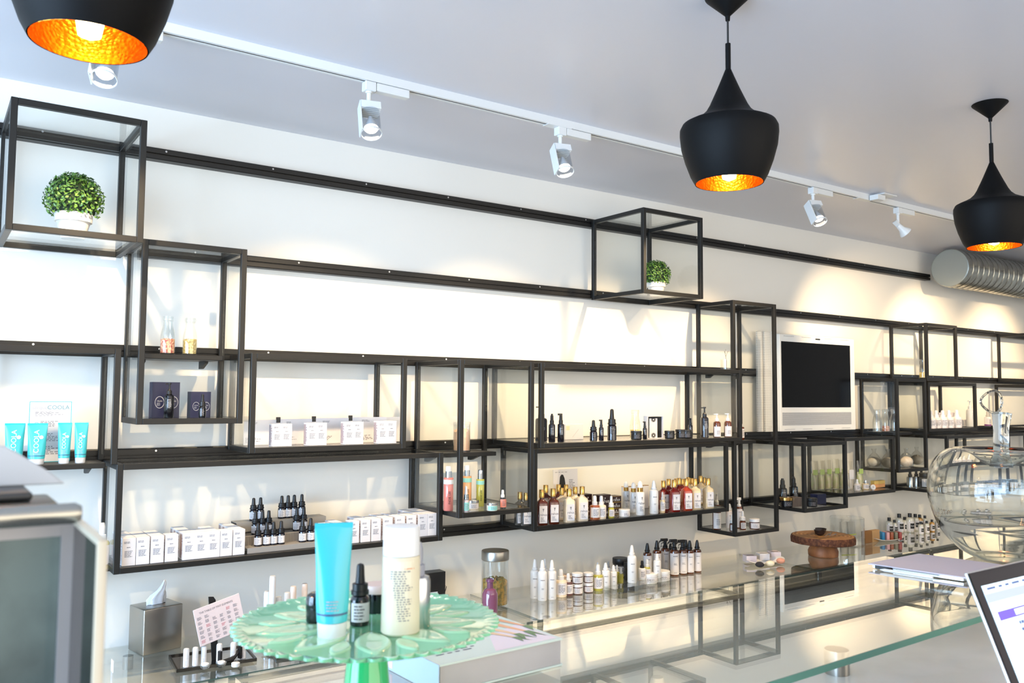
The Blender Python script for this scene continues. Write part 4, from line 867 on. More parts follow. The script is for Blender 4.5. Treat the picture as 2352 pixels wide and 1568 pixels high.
for i, (px, y) in enumerate([(2126, -.18), (2147, -.16), (2172, -.14), (2196, -.12)]): bl.at(px, y, zq, 34, 'smoky jar with black lid, %s behind the glass apple rim' % nth(i, 4), group='smoky black-lidded jars', rz=-.3)
dropper(.07, .010, BLACKG, BLACK, BLACK).at(2117, -.09, zq, 42, 'black dropper behind the silver flasks'); dropper(.07, .010, BLACKG, WHITE, WHITE).at(2128, -.08, zq, 44, 'white-capped dropper behind the smoky jars')
for i, px in enumerate((2222, 2246, 2262, 2278, 2296, 2312, 2330)): bl.at(px, -.15, 1.0505 if px > 2225 else zq, 30, 'dark-lidded pale jar, %s in the row seen through the glass apple' % nth(i, 7), group='jars seen through the glass apple', over={'body': CREAML}, rz=-.4)
# ================================================================ ON THE BACK COUNTER
zc = CT+.0004
def B(P, px, py, h, label, **k): return P.on(px, py, zc, h, label, yr=(-.49, -.03), rz=k.pop('rz', -.35), **k)
# tissue box
c0, c1 = on(328, 1507, zc), on(417, 1487, zc); cl = on(311, 1488, zc)
w = (c1-c0).length; ang = math.atan2(c1.y-c0.y, c1.x-c0.x); d = .12; h = mpx(104, c0)
t = thing('tissue_box', 'brushed steel tissue box with a white tissue pulled up, on the left counter', 'tissue box', c0, ang)
ob('box', mk('box', g_bev(g_box(0, w, 0, d, 0, h), .004, 3), BRUSH), t)
ob('slot', mk('slot', g_tr(g_loft([(0, .034, .012, 2), (.0006, .034, .012, 2)], 24), (w/2, d/2, h+.0001)), BLACK), t)
r = random.Random(4); rings = []
for z, a_, b_, ox, tw in [(-.01, .026, .008, 0, 0), (.0, .030, .009, 0, .1), (.02, .034, .010, .002, .3), (.035, .030, .012, .008, .5), (.05, .018, .009, .018, .8), (.068, .013, .006, .026, 1.0), (.082, .010, .003, .030, 1.1)]:
    ring = []
    for j in range(28):
        q = 2*PI*j/28; rr = 1+.22*math.sin(q*5+z*40)+.12*math.sin(q*3)
        x_, y_ = a_*rr*math.cos(q), b_*rr*math.sin(q); ring.append((w/2+ox+x_*math.cos(tw)-y_*math.sin(tw), d/2+x_*math.sin(tw)*.5+y_*math.cos(tw), h+z))
    rings.append(ring)
tag(ob('tissue', mk('tissue', g_rings(rings), mat('tissue_white', (240, 243, 250), .9, sss=.2), True, 1.2), None, c0, (0, 0, ang)), 'white tissue rising from the steel tissue box', 'tissue')
# easel and chart card
ea = on(494, 1528, zc); t = thing('display_easel', 'small black easel on the left counter holding a printed chart', 'easel', ea, .30)
s = mpx(1, ea)
def eleg(x): return g_polyf([(x, 0), (x+.004, 0), (x+.004, .035*1.2), (x, .04*1.2)], -.004, .0)
ob('leg', mk('leg', g_box(-.004, .004, -.035, -.020, 0, s*36), BLACK, False), t); ob('leg', mk('leg', g_box(s*50, s*50+.008, -.035, -.020, s*8, s*34), BLACK, False), t)
ob('ledge', mk('ledge', g_tube([(-.004, -.02, s*10), (s*15, -.02, s*8), (s*35, -.02, s*9), (s*48, -.022, s*20), (s*55, -.022, s*38)], [.004, .008, .009, .007, .004], 8), BLACK), t)
ob('back_post', mk('back_post', g_tr(g_polyf([(-.012, 0), (.012, 0), (.014, s*138), (.006, s*146), (-.012, s*148)], 0, .004), (s*18, .040, 0), (-.15, 0, 0)), BLACK, False), t)
A0, A1, A2 = Vector((458-494, 0, 1528-1482)), Vector((557-494, 0, 1528-1378)), None
cw = math.hypot(557-447, 1378-1403)*s*1.05; chh = 78*s*1.08
ch = thing('chart_card', 'tilted white printed chart card titled in small capitals on the easel', 'card', ea+Vector((-.05, .005, s*46)), rot=(-.15, -.17, .25))
cc = ob('card', mk('card', g_bev(g_box(0, cw, 0, .002, 0, chh), .0008, 1), PINKP, False), ch)
ob('title', flat('title', g_tr(g_text('THE TABLE OF TINT ELEMENTS', cw*.052), (cw*.47, -.0004, chh*.86)), INK), cc)
gs = []; gr = []
rr = random.Random(2)
for i in range(6):
    for j in range(6):
        if j > 4 and i in (2, 3): continue
        g = g_tr(g_lines(cw*.11, 0, chh*.085, 4, i*7+j, words=3), (cw*(.10+i*.155), -.0003, chh*(.06+j*.125))); (gr if (i+j*2) % 7 == 0 else gs).append(g)
ob('print', flat('print', g_cat(*gs), INK), cc); ob('red_print', flat('red_print', g_cat(*gr), INKR), cc, label='pink red printed blocks')
# roll-on tray
MIR = mat('mirror_tray', (190, 188, 188), .06, 1.0)
def tray(p0, p1, p2, label, rim):   # near-left, near-right, far-left corners on the glass
    a_, b_, c_ = on(*p0, zc), on(*p1, zc), on(*p2, zc); w = (b_-a_).length; d = (c_-a_).length*.98; an = math.atan2(b_.y-a_.y, b_.x-a_.x)
    t = thing('mirror_tray', label, 'tray', a_, an); bse = ob('mirror', mk('mirror', g_box(.006, w-.006, .006, d-.006, .0, .006), MIR, False), t)
    sl = []
    for (x0, x1, y0, y1) in ((0, w, -.0, .0055), (0, w, d-.0055, d), (0, .0055, .0056, d-.0056), (w-.0055, w, .0056, d-.0056)): sl.append(g_box(x0, x1, y0, y1, 0, .011))
    ob('rim', mk('rim', g_cat(*sl), rim, False), t); return t
tray((405, 1545), (590, 1518), (376, 1512), 'small mirrored tray of white roll-ons on the left counter', mat('dark_chrome', (70, 68, 66), .15, 1.0))
tray((635, 1515), (800, 1492), (560, 1466), 'dark-rimmed mirrored tray of clear boxes behind the green cake stand', mat('dark_olive_rim', (54, 52, 44), .3, .5))
ROLL = Proto('roll_on', 'roll-on bottle', .06); 
rb = ROLL.add('body', mk('body', g_lathe([(.0085, 0), (.0092, .001), (.0092, .026)], 22), WHITEM)); ROLL.add('cap', mk('cap', g_lathe([(.0094, .0262), (.0094, .054), (.008, .0585), (.004, .06)], 22), WHITE))
ROLL.add('print', flat('print', g_bend(g_tr(g_lines(.003, .006, .022, 6, 3), (0, 0, 0)), .0096), INK), rb)
for i, (px, py, h) in enumerate([(427, 1531, 42), (448, 1528, 42), (467.5, 1524, 40), (503, 1519, 41), (535, 1516, 41), (558, 1511, 40)]): ROLL.on(px, py, zc+.0065, h, 'white roll-on on the small mirrored tray, %s of six' % nth(i, 6), group='white roll-ons', rz=-.3)
CRY = glass('crystal', (240, 244, 248), 2.5, .05)
for i, (px, py) in enumerate([(471, 1535), (508, 1530)]):
    p = on(px, py, zc+.0065); t = tag(ob('crystal_dish', mk('crystal_dish', g_lathe([(.008, 0), (.014, .004), (.018, .014), (.016, .014), (.010, .006), (.001, .004)], 10), CRY, False), None, p), 'faceted crystal dish in front of the roll-ons, %s one' % ('left', 'right')[i], 'dish')
    q = tag(ob('white_pad', mk('white_pad', g_lathe([(.011, 0), (.013, .002), (.013, .008), (.010, .010)], 20), WHITEM), None, p+Vector((0, 0, .0085))), 'round white pot in the %s crystal dish' % ('left', 'right')[i], 'pot')
tag(ob('white_pot', mk('white_pot', g_lathe([(.012, 0), (.014, .002), (.014, .012), (.011, .014)], 24), WHITE), None, on(541, 1530, zc+.0065)), 'small round white pot at the front right of the roll-on tray', 'pot')
# clear boxes with lip products on the second tray
LIPW = serum(.07, .009, WHITE, 'lip_product', SILVER)
for i, (px, py, h, b_) in enumerate([(622, 1500, 175, 0), (610, 1498, 138, 0), (637, 1492, 120, 1), (657, 1480, 118, 1), (671, 1470, 122, 2), (697, 1462, 120, 2)]):
    p = on(px, py, zc+.0065); hh = mpx(h, p)
    P_ = Proto('foundation_bottle', 'bottle', hh)
    P_.add('body', mk('body', g_lathe([(.012, 0), (.0135, .001), (.0135, hh*.62), (.011, hh*.64)], 20), [SILVER, mat('blush_liquid', (230, 210, 200), .2, coat=.4), mat('smoke_liquid', (170, 168, 170), .2, coat=.4)][b_]))
    P_.add('cap', mk('cap', g_lathe([(.0115, hh*.641), (.0115, hh*.96), (.010, hh)], 20), [WHITE, WHITE, mat('beige_cap', (228, 214, 204), .3)][b_]))
    P_.put(p, 'slim tester bottle on the dark-rimmed tray, %s' % ['tallest, silver and white', 'second from left, silver', 'blush coloured one in front', 'blush coloured, turned left', 'beige cap, grey body', 'rightmost, beige cap'][i], rz=-.3)
for i, (px, py, w_, h_) in enumerate([(613, 1500, .036, .05), (655, 1497, .06, .035)]):
    p = on(px, py, zc+.0066); t = tag(ob('crystal_box', mk('crystal_box', g_cat(g_box(-w_/2, w_/2, -.03, -.027, 0, h_), g_box(-w_/2, -w_/2+.003, -.027, .02, 0, h_), g_box(w_/2-.003, w_/2, -.027, .02, 0, h_)), CRY, False), None, p, (0, 0, -.1)), 'clear acrylic holder on the dark-rimmed tray, %s one' % ('left', 'right')[i], 'holder')
# black ribboned box, white price tag
p = on(978, 1392, zc); t = thing('black_gift_box', 'black box with ribbon loop and white label behind the cake stand', 'box', p, -.05); w = mpx(50, p)
b_ = ob('box', mk('box', g_bev(g_box(0, w, 0, .06, 0, mpx(74, p)), .001, 1), BLACK, False), t); ob('label', mk('label', g_box(w*.2, w*.6, -.0006, -.0001, .03, .058), PAPER, False), b_)
ob('ribbon_loop', mk('ribbon_loop', g_tube([(w, .02, .05), (w+.010, .02, .075), (w+.016, .02, .07), (w+.008, .02, .045), (w, .02, .035)], .0016, 6), BLACK), t)
t = tag(ob('price_tag', mk('price_tag', g_box(0, .003, 0, .03, 0, .038), PAPER, False), None, on(258, 1545, zc)), 'little white tag standing on the counter by the dark cabinet', 'tag')
# canister, vase
cn = canister(.15, .037, BRUSH, CHAM, .46, 'steel_lidded_canister', .17); B(cn, 1136.5, 1391, 126, 'tall glass canister of dried chamomile with brushed steel lid')
p = on(1125, 1410, zc); hv = mpx(80, p); t = thing('purple_vase', 'small purple glass bottle vase in front of the chamomile canister', 'vase', p)
PUR = mat('plum_glass', (120, 70, 98), .08, coat=.8)
rv = mpx(18, p); ob('body', mk('body', g_lathe([(rv*.9, 0), (rv, .003), (rv, hv*.58), (rv*.75, hv*.70), (rv*.42, hv*.74), (rv*.40, hv*.90), (rv*.52, hv*.92), (rv*.52, hv), (rv*.36, hv), (rv*.34, hv*.85)], 28), PUR), t)
# skincare line
g1 = 'white mist bottles on the back counter'
for i, (px, py, h, lb) in enumerate([(1228, 1373, 88, 'leftmost white mist bottle of the back counter cluster'), (1251, 1362, 78, 'white mist bottle hidden behind the front pair'), (1245.5, 1378, 91, 'front white mist bottle, second of the cluster'), (1267.5, 1375, 88, 'white mist bottle right of the front one')]): B(MIST, px, py, h, lb, group=g1)
B(SERUM, 1288, 1369, 61, 'cream pump bottle right of the mist bottles'); B(SERUM, 1305, 1366, 49, 'smaller cream bottle left of the stacked jars', over={'body': mat('cocoa_cream', (92, 56, 48))})
pj_ = on(1326, 1363, zc); sc_ = mpx(25.5, pj_)/.042
for k_ in range(2): JAR.put(pj_+Vector((0, 0, .0402*sc_*k_*.98)), 'cocoa-rimmed jar, %s of the left jar stack' % ('bottom', 'top')[k_], group='stacked cream jars', rz=-.35, sc=(sc_, sc_, sc_*.96))
pj_ = on(1351, 1359, zc); sc_ = mpx(23, pj_)/.042
for k_ in range(2): JAR.put(pj_+Vector((0, 0, .0402*sc_*k_)), 'cocoa-rimmed jar, %s of the right jar stack' % ('bottom', 'top')[k_], group='stacked cream jars', rz=-.2, sc=sc_)
B(JAR, 1304, 1352, 32, 'peach-lidded jar half hidden behind the small cream bottle', over={'lid': mat('peach_lid', (240, 212, 190), .4)})
B(serum(.07, .014, OLIVE), 1373.5, 1355, 58, 'yellow oil bottle with white cap right of the jar stacks'); B(MIST, 1373, 1342, 50, 'white mist bottle behind the yellow oil')
m2 = mist(.09, .0145)
B(m2, 1391, 1353, 60, 'short white mist bottle, left of the pair', group='short white mist bottles'); B(m2, 1409, 1349, 51, 'short white mist bottle, right of the pair', group='short white mist bottles'); B(mist(.09, .012, WHITE, mat('grey_cap2', (150, 148, 146), .4)), 1397, 1340, 50, 'grey-capped white mist bottle behind the short pair')
vl = serum(.045, .0075, OLIVE, 'roller_vial', WHITE, glass('nl', (255, 255, 255)))
for i, (px, py, h) in enumerate([(1417, 1336, 38), (1426.5, 1338, 34)]): B(vl, px, py, h, 'green roller vial before the black-lidded jar, %s one' % ('left', 'right')[i], group='green roller vials', skip=('label', 'print'))
B(jar(.06, .025, SHAD, BLACK, 'lidded_jar'), 1425, 1325, 44, 'smoky jar with wide black lid behind the roller vials'); B(jar(.05, .016, BLACKG, BLACK, 'lidded_jar', BLACKG), 1445, 1331, 40, 'small all-black jar behind the tall white spray')
# acrylic slab
a_, b_, c_ = on(1478, 1353, zc), on(1541, 1338, zc), on(1418, 1337, zc)
t = thing('acrylic_riser', 'low clear acrylic block under the tall white spray bottle', 'riser', a_, math.atan2((a_-c_).y, (a_-c_).x)); 
L1, L2 = (a_-c_).length, (b_-a_).length; hs = .022
ob('block', mk('block', g_box(-L1, L2, 0, .075, 0, hs), glass('acrylic', (238, 240, 238), 1.5), False), t); t.rotation_euler = (0, 0, .0)
def R_(P, px, py, h, label, **k): return P.on(px, py, zc+hs+.0003, h, label, rz=-.35, **k)
R_(mist(.14, .0175), 1451.5, 1337, 84, 'tallest white spray bottle standing on the acrylic block')
R_(serum(.06, .0125, WHITE, 'small_bottle', BLACK), 1475, 1330, 42, 'short white bottle with black cap behind the acrylic block'); R_(serum(.07, .0125, OLIVE), 1486.5, 1328, 43, 'olive oil bottle with white cap on the acrylic block')
B(LOWJAR, 1492.5, 1338, 22, 'low white jar at the front of the block, left one', group='low white jars'); B(LOWJAR, 1521, 1332, 22, 'low white jar at the front of the block, right one', group='low white jars')
R_(m2, 1509.5, 1326, 54, 'white mist bottle before the black-capped sprays')
MB_ = mist(.125, .0165, PAPER, BLACK, 'black_capped_bottle')
MB_.parts[0] = ('body', mk('body', g_lathe([(.0155, 0), (.0165, .002), (.0165, .082), (.015, .088), (.008, .09)], 24), AMBER), None, None); MB_.add('label', flat('label', label_geo(.0165, .006, .079, 1.6), PAPER))
g2 = 'amber sprays with black heads'
for i, (px, py, h, P_, lb) in enumerate([(1487, 1322, 74, MB_, 'black-capped labelled bottle at the back left'), (1509, 1318, 76, MB_, 'black-capped labelled bottle, second at the back'), (1528, 1312, 75, TRG, 'black trigger spray in the second row'),
        (1549, 1321, 82, TRG, 'front black trigger spray, trigger pointing left'), (1568, 1318, 78, TRG, 'front black trigger spray, next to the right'), (1584.5, 1316, 74, MB_, 'black mist bottle, second from the right end'), (1601.5, 1313, 72, MB_, 'black mist bottle at the right end of the row'), (1576, 1306, 66, MB_, 'black-capped bottle behind the right triggers'), (1540, 1308, 60, MB_, 'black-capped bottle behind the left trigger')]): B(P_, px, py, h, lb, group=g2)
# soap dish
def dish(px, py, wpx, dpx, label, curved=.012):
    c = on(px, py, zc); a_ = mpx(wpx/2, c)*1.05; b_ = .055; R = []
    for sc_, z in ((.55, .001), (1.0, curved), (.97, curved+.002), (.55, .004)): R.append([(a_*sc_*math.copysign(abs(math.cos(q))**.7, math.cos(q)), b_*sc_*math.copysign(abs(math.sin(q))**.7, math.sin(q)), z+(abs(math.cos(q))**3)*.012*(sc_ > .9)) for q in [2*PI*j/36 for j in range(36)]])
    t = thing('ceramic_dish', label, 'dish', c, -.08); ob('dish', mk('dish', g_rings(R), mat('porcelain', (240, 236, 230), .15, coat=.6)), t); return c
c = dish(1757, 1293, 106, 28, 'curved white porcelain dish of sponges and soap boxes')
for i, (px, py, m) in enumerate([(1722, 1289, PINKP), (1752, 1284, PAPER), (1778, 1280, PINKP)]):
    p = on(px, py, zc+.008); t = thing('soap_carton', 'small sponge carton on the porcelain dish, %s of three' % nth(i, 3), 'carton', p, -.5, group='sponge cartons'); b_ = ob('box', mk('box', g_bev(g_box(-.03, .03, -.03, .03, 0, .036), .001, 1), m, False), t); ob('window_strip', mk('window_strip', g_box(-.02, .02, -.014, -.004, .0361, .0366), MAROON if i != 1 else INK, False), b_)
for i, (px, py, m, l) in enumerate([(1745, 1303, mat('charcoal_sponge', (44, 42, 46), .9, bump=('n', 200, .5, .002)), 'charcoal'), (1769, 1300, mat('cream_sponge', (236, 226, 200), .9, bump=('n', 200, .5, .002)), 'cream'), (1793, 1294, mat('pink_sponge', (222, 160, 136), .9, bump=('n', 200, .5, .002)), 'pink')]):
    p = on(px, py, zc+.008); t = tag(ob('konjac_sponge', mk('konjac_sponge', g_tr(g_sphere(.024, 24, 10, (0, 0, .016), .62), (0, 0, 0)), m), None, p), l+' half-round sponge at the front of the porcelain dish', 'sponge')
# wooden cake stand
p = on(1891, 1276, zc); R = mpx(70, p); zp_ = mpx(28, p); t = thing('wooden_cake_stand', 'rustic log-slice cake stand with bark edge on the right counter', 'cake stand', p)
hp = mpx(30, p)
ob('pedestal', mk('pedestal', g_lathe([(R*.45, 0), (R*.47, .004), (R*.48, hp*.4), (R*.40, hp*.8), (R*.36, hp)], 40), WOOD), t)
rr = random.Random(8); wob = [1+.03*math.sin(3*q/48*2*PI)+rr.uniform(-.012, .012) for q in range(48)]
def slab(s, z): return [(R*s*wob[j]*math.cos(2*PI*j/48), R*s*wob[j]*math.sin(2*PI*j/48), z) for j in range(48)]
ts = mpx(17, p)
ob('bark_rim', mk('bark_rim', g_rings([slab(.94, hp+.0005), slab(1, hp+.004), slab(1.01, hp+ts*.7), slab(.985, hp+ts)], True, True, True), BARK), t)
RING = mat('log_slice', (196, 140, 84), .5); 
if 'ringn' not in _M:
    _M['ringn'] = 1; nt = RING.node_tree; b = nt.nodes['Principled BSDF']; wv = nt.nodes.new('ShaderNodeTexWave'); wv.wave_type = 'RINGS'; wv.rings_direction = 'Z'; wv.inputs['Scale'].default_value = 14; wv.inputs['Distortion'].default_value = 3
    tc = nt.nodes.new('ShaderNodeTexCoord'); cr = nt.nodes.new('ShaderNodeValToRGB'); cr.color_ramp.elements[0].color = lin((166, 108, 58)); cr.color_ramp.elements[1].color = lin((206, 152, 96)); nt.links.new(tc.outputs['Object'], wv.inputs[0]); nt.links.new(wv.outputs['Fac'], cr.inputs[0]); nt.links.new(cr.outputs[0], b.inputs['Base Color'])
ob('log_top', mk('log_top', g_rings([slab(.965, hp+ts+.0001), slab(.96, hp+ts+.001)]), RING), t)
ztp = p.z+hp+ts+.0012
for i, (dx, dy) in enumerate([(-.026, .0), (.030, .032)]):
    q = tag(ob('coconut_bowl', mk('coconut_bowl', g_lathe([(.012, 0), (.026, .010), (.033, .032), (.030, .032), (.022, .012), (.001, .008)], 28), mat('coconut_shell', (44, 30, 26), .35)), None, Vector((p.x+dx-.005, p.y+dy, ztp))), 'dark coconut bowl on the wooden stand, %s one' % ('front', 'back')[i], 'bowl')
for i, (a0, dx, dy) in enumerate([(.35, -.01, -.035), (.1, .02, -.05), (.5, .045, -.02)]):
    q = tag(ob('silver_spoon', mk('silver_spoon', g_cat(g_tube([(-.04, 0, .003), (0, 0, .005), (.03, 0, .004)], [.0012, .0016, .002], 8), g_tr(g_sphere(.011, 14, 7), (.04, 0, .005), sc=(1, .65, .3))), SILVER), None, Vector((p.x+dx, p.y+dy, ztp)), (0, 0, a0)), 'small silver spoon lying on the wooden stand, %s one' % ('left', 'middle', 'right')[i], 'spoon')
# glass cylinder with pouches
p = on(1946, 1249, zc); r_ = mpx(38, p); h_ = mpx(61, p); t = thing('glass_cylinder', 'wide open glass cylinder holding clear packets beside the wooden stand', 'vase', p)
ob('glass_body', mk('glass_body', g_lathe([(r_*.97, 0), (r_, .004), (r_, h_-.002), (r_*.985, h_), (r_*.965, h_-.002), (r_*.955, .010), (.001, .009)], 44, True, False), JARG), t)
for i, (dx, dy, rz) in enumerate([(-.03, 0, -.4), (.015, -.02, -.2)]):
    q = thing('clear_packet', 'clear packet with lime band inside the glass cylinder, %s one' % ('left', 'right')[i], 'packet', p+Vector((dx, dy, .012)), rz); b_ = ob('film', mk('film', g_loft([(0, .032, .012, 3), (.04, .034, .012, 2.5), (h_*.78, .033, .002, 3)], 20), FILM), q); ob('filling', mk('filling', g_loft([(.002, .028, .008, 3), (.035, .028, .008, 2.5), (.045, .02, .004, 3)], 20), mat('pale_filling', (214, 206, 190), .8)), q); ob('lime_band', mk('lime_band', g_box(-.03, .03, -.0132, -.0126, .048, .056), mat('lime_band', (196, 206, 90), .5), False), b_)
for i, (x0, x1, m) in enumerate([(1988, 2003, mat('kraft_dark', (150, 104, 56), .7)), (2004, 2021, mat('kraft_light', (196, 154, 104), .7))]): 
    t = sbox(x0, x1, -.16, .03, zc, .075, m, 'kraft brown block beside the glass cylinder, %s one' % ('darker left', 'lighter right')[i], 'kraft_block', 'box')
c = dish(2037, 1241, 90, 14, 'white curved tray of coloured soaps at the far right')
for i, (px, c_) in enumerate([(2024, (40, 140, 190)), (2035, (226, 170, 170)), (2044, (150, 80, 50)), (2054, (120, 120, 100)), (2063, (150, 50, 50))]):
    p = on(px, 1238, zc+.006); t = tag(ob('soap_slice', mk('soap_slice', g_bev(g_box(-.010, .010, -.03, .03, 0, .05), .002, 2), mat('soap_%d' % i, c_, .35, sss=.2)), None, p, (0, 0, -.5)), ['bright blue and white', 'pale pink', 'brown', 'grey-green', 'dark red'][i]+' soap slice standing on the curved tray', 'soap')
SCN = Proto('scent_bottle', 'bottle', .125)
SCN.add('body', mk('body', g_lathe([(.024, 0), (.026, .002), (.026, .080), (.022, .094), (.010, .101)], 22), mat('clear_liquid', (206, 204, 190), .1, coat=.6)))
l = SCN.add('label', flat('label', label_geo(.026, .010, .075, 1.3), PAPER)); SCN.add('black_band', flat('black_band', g_sector(.0265, .028, .062, .75, 8, .25), INKB), l)
SCN.add('lettering', flat('lettering', g_bend(sub(g_tr(g_text('Scent', .0155), (.006, 0, .046)), 0), .0268), WINK), l); SCN.add('cap', mk('cap', g_lathe([(.0125, .1012), (.0125, .124), (.012, .125)], 18), BLACK))
AMBL = mat('amber_scent', (206, 150, 60), .1, coat=.6)
g3 = 'black-capped scent bottles'
for i, (px, py, h, am_, lb) in enumerate([(2043, 1213, 38, 0, 'leftmost scent bottle, front row'), (2055, 1203, 31, 0, 'second scent bottle at the back left'), (2066, 1219, 43, 0, 'scent bottle in front, third along'), (2078.5, 1208, 34, 0, 'scent bottle in second row, fourth along'), (2090.5, 1222, 43, 0, 'frontmost scent bottle in the middle'), (2090, 1201, 28, 0, 'scent bottle at the back behind the frontmost'), (2103, 1213, 37, 0, 'scent bottle right of the frontmost'), (2104.5, 1199, 28, 0, 'scent bottle at the back, next to the amber one'), (2113, 1208, 34, 1, 'amber scent bottle among the clear ones'), (2125, 1202, 30, 0, 'rightmost tall scent bottle')]): B(SCN, px, py, h, lb, group=g3, rz=-.45, over={'body': AMBL} if am_ else None)
for i, (px, py, h, am_) in enumerate([(2115.5, 1227, 29, 0), (2129, 1224, 28, 0), (2141, 1220, 27, 1), (2153, 1216, 25, 0)]): B(SCN, px, py, h, 'short scent bottle in the front right row, %s' % nth(i, 4), group='short scent bottles', rz=-.45, over={'body': AMBL} if am_ else None)
for i, (px, py) in enumerate([(2200, 1215), (2238, 1208), (2262, 1206)]): B(SCN, px, py, 34, 'bottle with black top seen through the glass apple, %s' % nth(i, 3), group='bottles seen through the glass apple')
for i, px in enumerate((2232, 2248, 2262)): B(LOWJAR, px, 1222, 14, 'low jar with dark lid seen through the glass apple, %s' % nth(i, 3), group='low jars seen through the glass apple', over={'lid': BLACK})

# ================================================================ FOREGROUND
# green cake stand
R = .165; dC = 2*R*F_PX/593; C0 = CAM+ray(845, 1428)*dC; zpl = C0.z
t = thing('green_cake_stand', 'jade green glass cake stand with scalloped lace rim in the foreground', 'cake stand', (C0.x, C0.y, GT+.0005))
H_ = zpl-GT-.0005
def ring_(r, z, sc=0, n=448, k_=56, rad=0): return [((r+sc*abs(math.sin(k_*PI*j/n)))*math.cos(2*PI*j/n), (r+sc*abs(math.sin(k_*PI*j/n)))*math.sin(2*PI*j/n), z) for j in range(n)]
GJ = GREENJ
pl = ob('plate', mk('plate', g_rings([ring_(.001, H_-.006, n=448), ring_(R*.90, H_-.006), ring_(R*.955, H_-.003), ring_(R*.965, H_, .0088), ring_(R*.965, H_+.003, .0088), ring_(R*.93, H_+.0022), ring_(R*.89, H_-.001), ring_(.001, H_-.001)], True, False, False), GJ, True, .9), t)
gs = []
for i in range(9):
    a_ = i*2*PI/9+.15; cx, cyy = math.cos(a_)*R*.56, math.sin(a_)*R*.56
    def leaf(r0, r1, wd, off):
        P0 = []; 
        for j in range(17):
            u = j/16; rr_ = r0+(r1-r0)*u; wv_ = wd*math.sin(PI*u)**.8; P0.append((rr_, wv_))
        pts_ = [(r_*math.cos(a_+off)-w_*math.sin(a_+off), r_*math.sin(a_+off)+w_*math.cos(a_+off), H_-.0005) for r_, w_ in P0]+[(r_*math.cos(a_+off)+w_*math.sin(a_+off), r_*math.sin(a_+off)-w_*math.cos(a_+off), H_-.0005) for r_, w_ in reversed(P0[1:-1])]
        n_ = len(pts_); cxm = sum(q_[0] for q_ in pts_)/n_; cym = sum(q_[1] for q_ in pts_)/n_
        return g_rings([[(cxm+(q_[0]-cxm)*s_, cym+(q_[1]-cym)*s_, H_-.001+z_) for q_ in pts_] for s_, z_ in ((1, .0), (.95, .0014), (.84, .0022), (.6, .0017), (.2, .0010))])
    gs.append(leaf(R*.25, R*.84, R*.13, 0)); gs.append(leaf(R*.52, R*.84, R*.07, PI/9))
ob('relief', mk('relief', g_cat(*gs), mat('jade_relief', (172, 214, 164), .1, coat=.8), True, 1.4), pl)
r0 = mpx(46, C0)
ob('pedestal', mk('pedestal', g_lathe([(r0*1.9, 0), (r0*1.95, .006), (r0*1.7, .014), (r0*1.35, .03), (r0*1.22, H_*.35), (r0*1.08, H_*.6), (r0*.93, H_*.85), (r0*.95, H_-.0065)], 64), mat('emerald_glass', (44, 186, 108), .08, coat=.9)), t)
zt_ = zpl+.0001-.001
def Cp(P, px, py, h, label, **k): return P.on(px, py, zt_, h, label, **k)
tb = tube(.043, .128, ring=True); Cp(tb, 762, 1461, 258, 'blurred turquoise tube with white cap on the green cake stand', rz=-.35, skip=('lettering', 'round_badge'))
dr = dropper(.079, .0125, BLACKG, BLACK, BLACK, PAPER); Cp(dr, 825.5, 1434, 139, 'black dropper with white label on the green cake stand', rz=-.25)
WB = Proto('lotion_bottle', 'lotion bottle', .145); rw = .0265
wb_ = WB.add('body', mk('body', g_loft([(0, rw*.90, rw*.84, 2.2), (.003, rw, rw*.93, 2.2), (.10, rw*.965, rw*.9, 2.2), (.105, rw*.96, rw*.9, 2.2)], 32), mat('ivory_bottle', (226, 214, 186), .35, coat=.2)))
WB.add('cap', mk('cap', g_loft([(.1055, rw*.955, rw*.895, 2.2), (.141, rw*.93, rw*.87, 2.2), (.1445, rw*.88, rw*.82, 2.2), (.145, rw*.7, rw*.65, 2.2)], 32), WHITE)); lb_ = WB.add('label', flat('label', g_tr(g_sector(rw*.985, .012, .100, 1.25, 14), sc=(1, .935, 1)), mat('cream_label2', (232, 222, 196), .5)), wb_)
WB.add('print', flat('print', g_tr(g_bend(sub(g_tr(g_lines(rw*1.45, .02, .088, 22, 5, words=9), (0, 0, 0)), 0), rw*.992), sc=(1, .935, 1)), INK), lb_); WB.add('heading', flat('heading', g_tr(g_bend(g_lines(rw*1.5, .088, .092, 1, 2, words=2, h=.0018), rw*.993), sc=(1, .935, 1)), mat('peach_ink', (226, 170, 130), .6)), lb_)
Cp(WB, 919, 1452, 243, 'large ivory bottle with rounded white cap on the green cake stand', rz=-.3)
dj = jar(.042, .021, BLACKG, mat('blush_lid', (226, 196, 182), .4), 'cream_jar', BLACKG); Cp(dj, 866, 1403, 62, 'black jar with blush lid behind the ivory bottle', rz=-.3, skip=('label', 'print'))
q = tag(ob('black_pot', mk('black_pot', g_lathe([(.0125, 0), (.014, .003), (.0145, .028), (.0135, .034), (.009, .037)], 28), BLACKG), None, on(728, 1428, zt_), sc=1.0), 'glossy black pot partly hidden behind the turquoise tube', 'pot')
Cp(serum(.095, .0145, SILVER, 'slim_bottle', mat('smoke_cap', (150, 152, 164), .2)), 958, 1440, 192, 'slim silver bottle hidden behind the ivory bottle', skip=('label', 'print'))

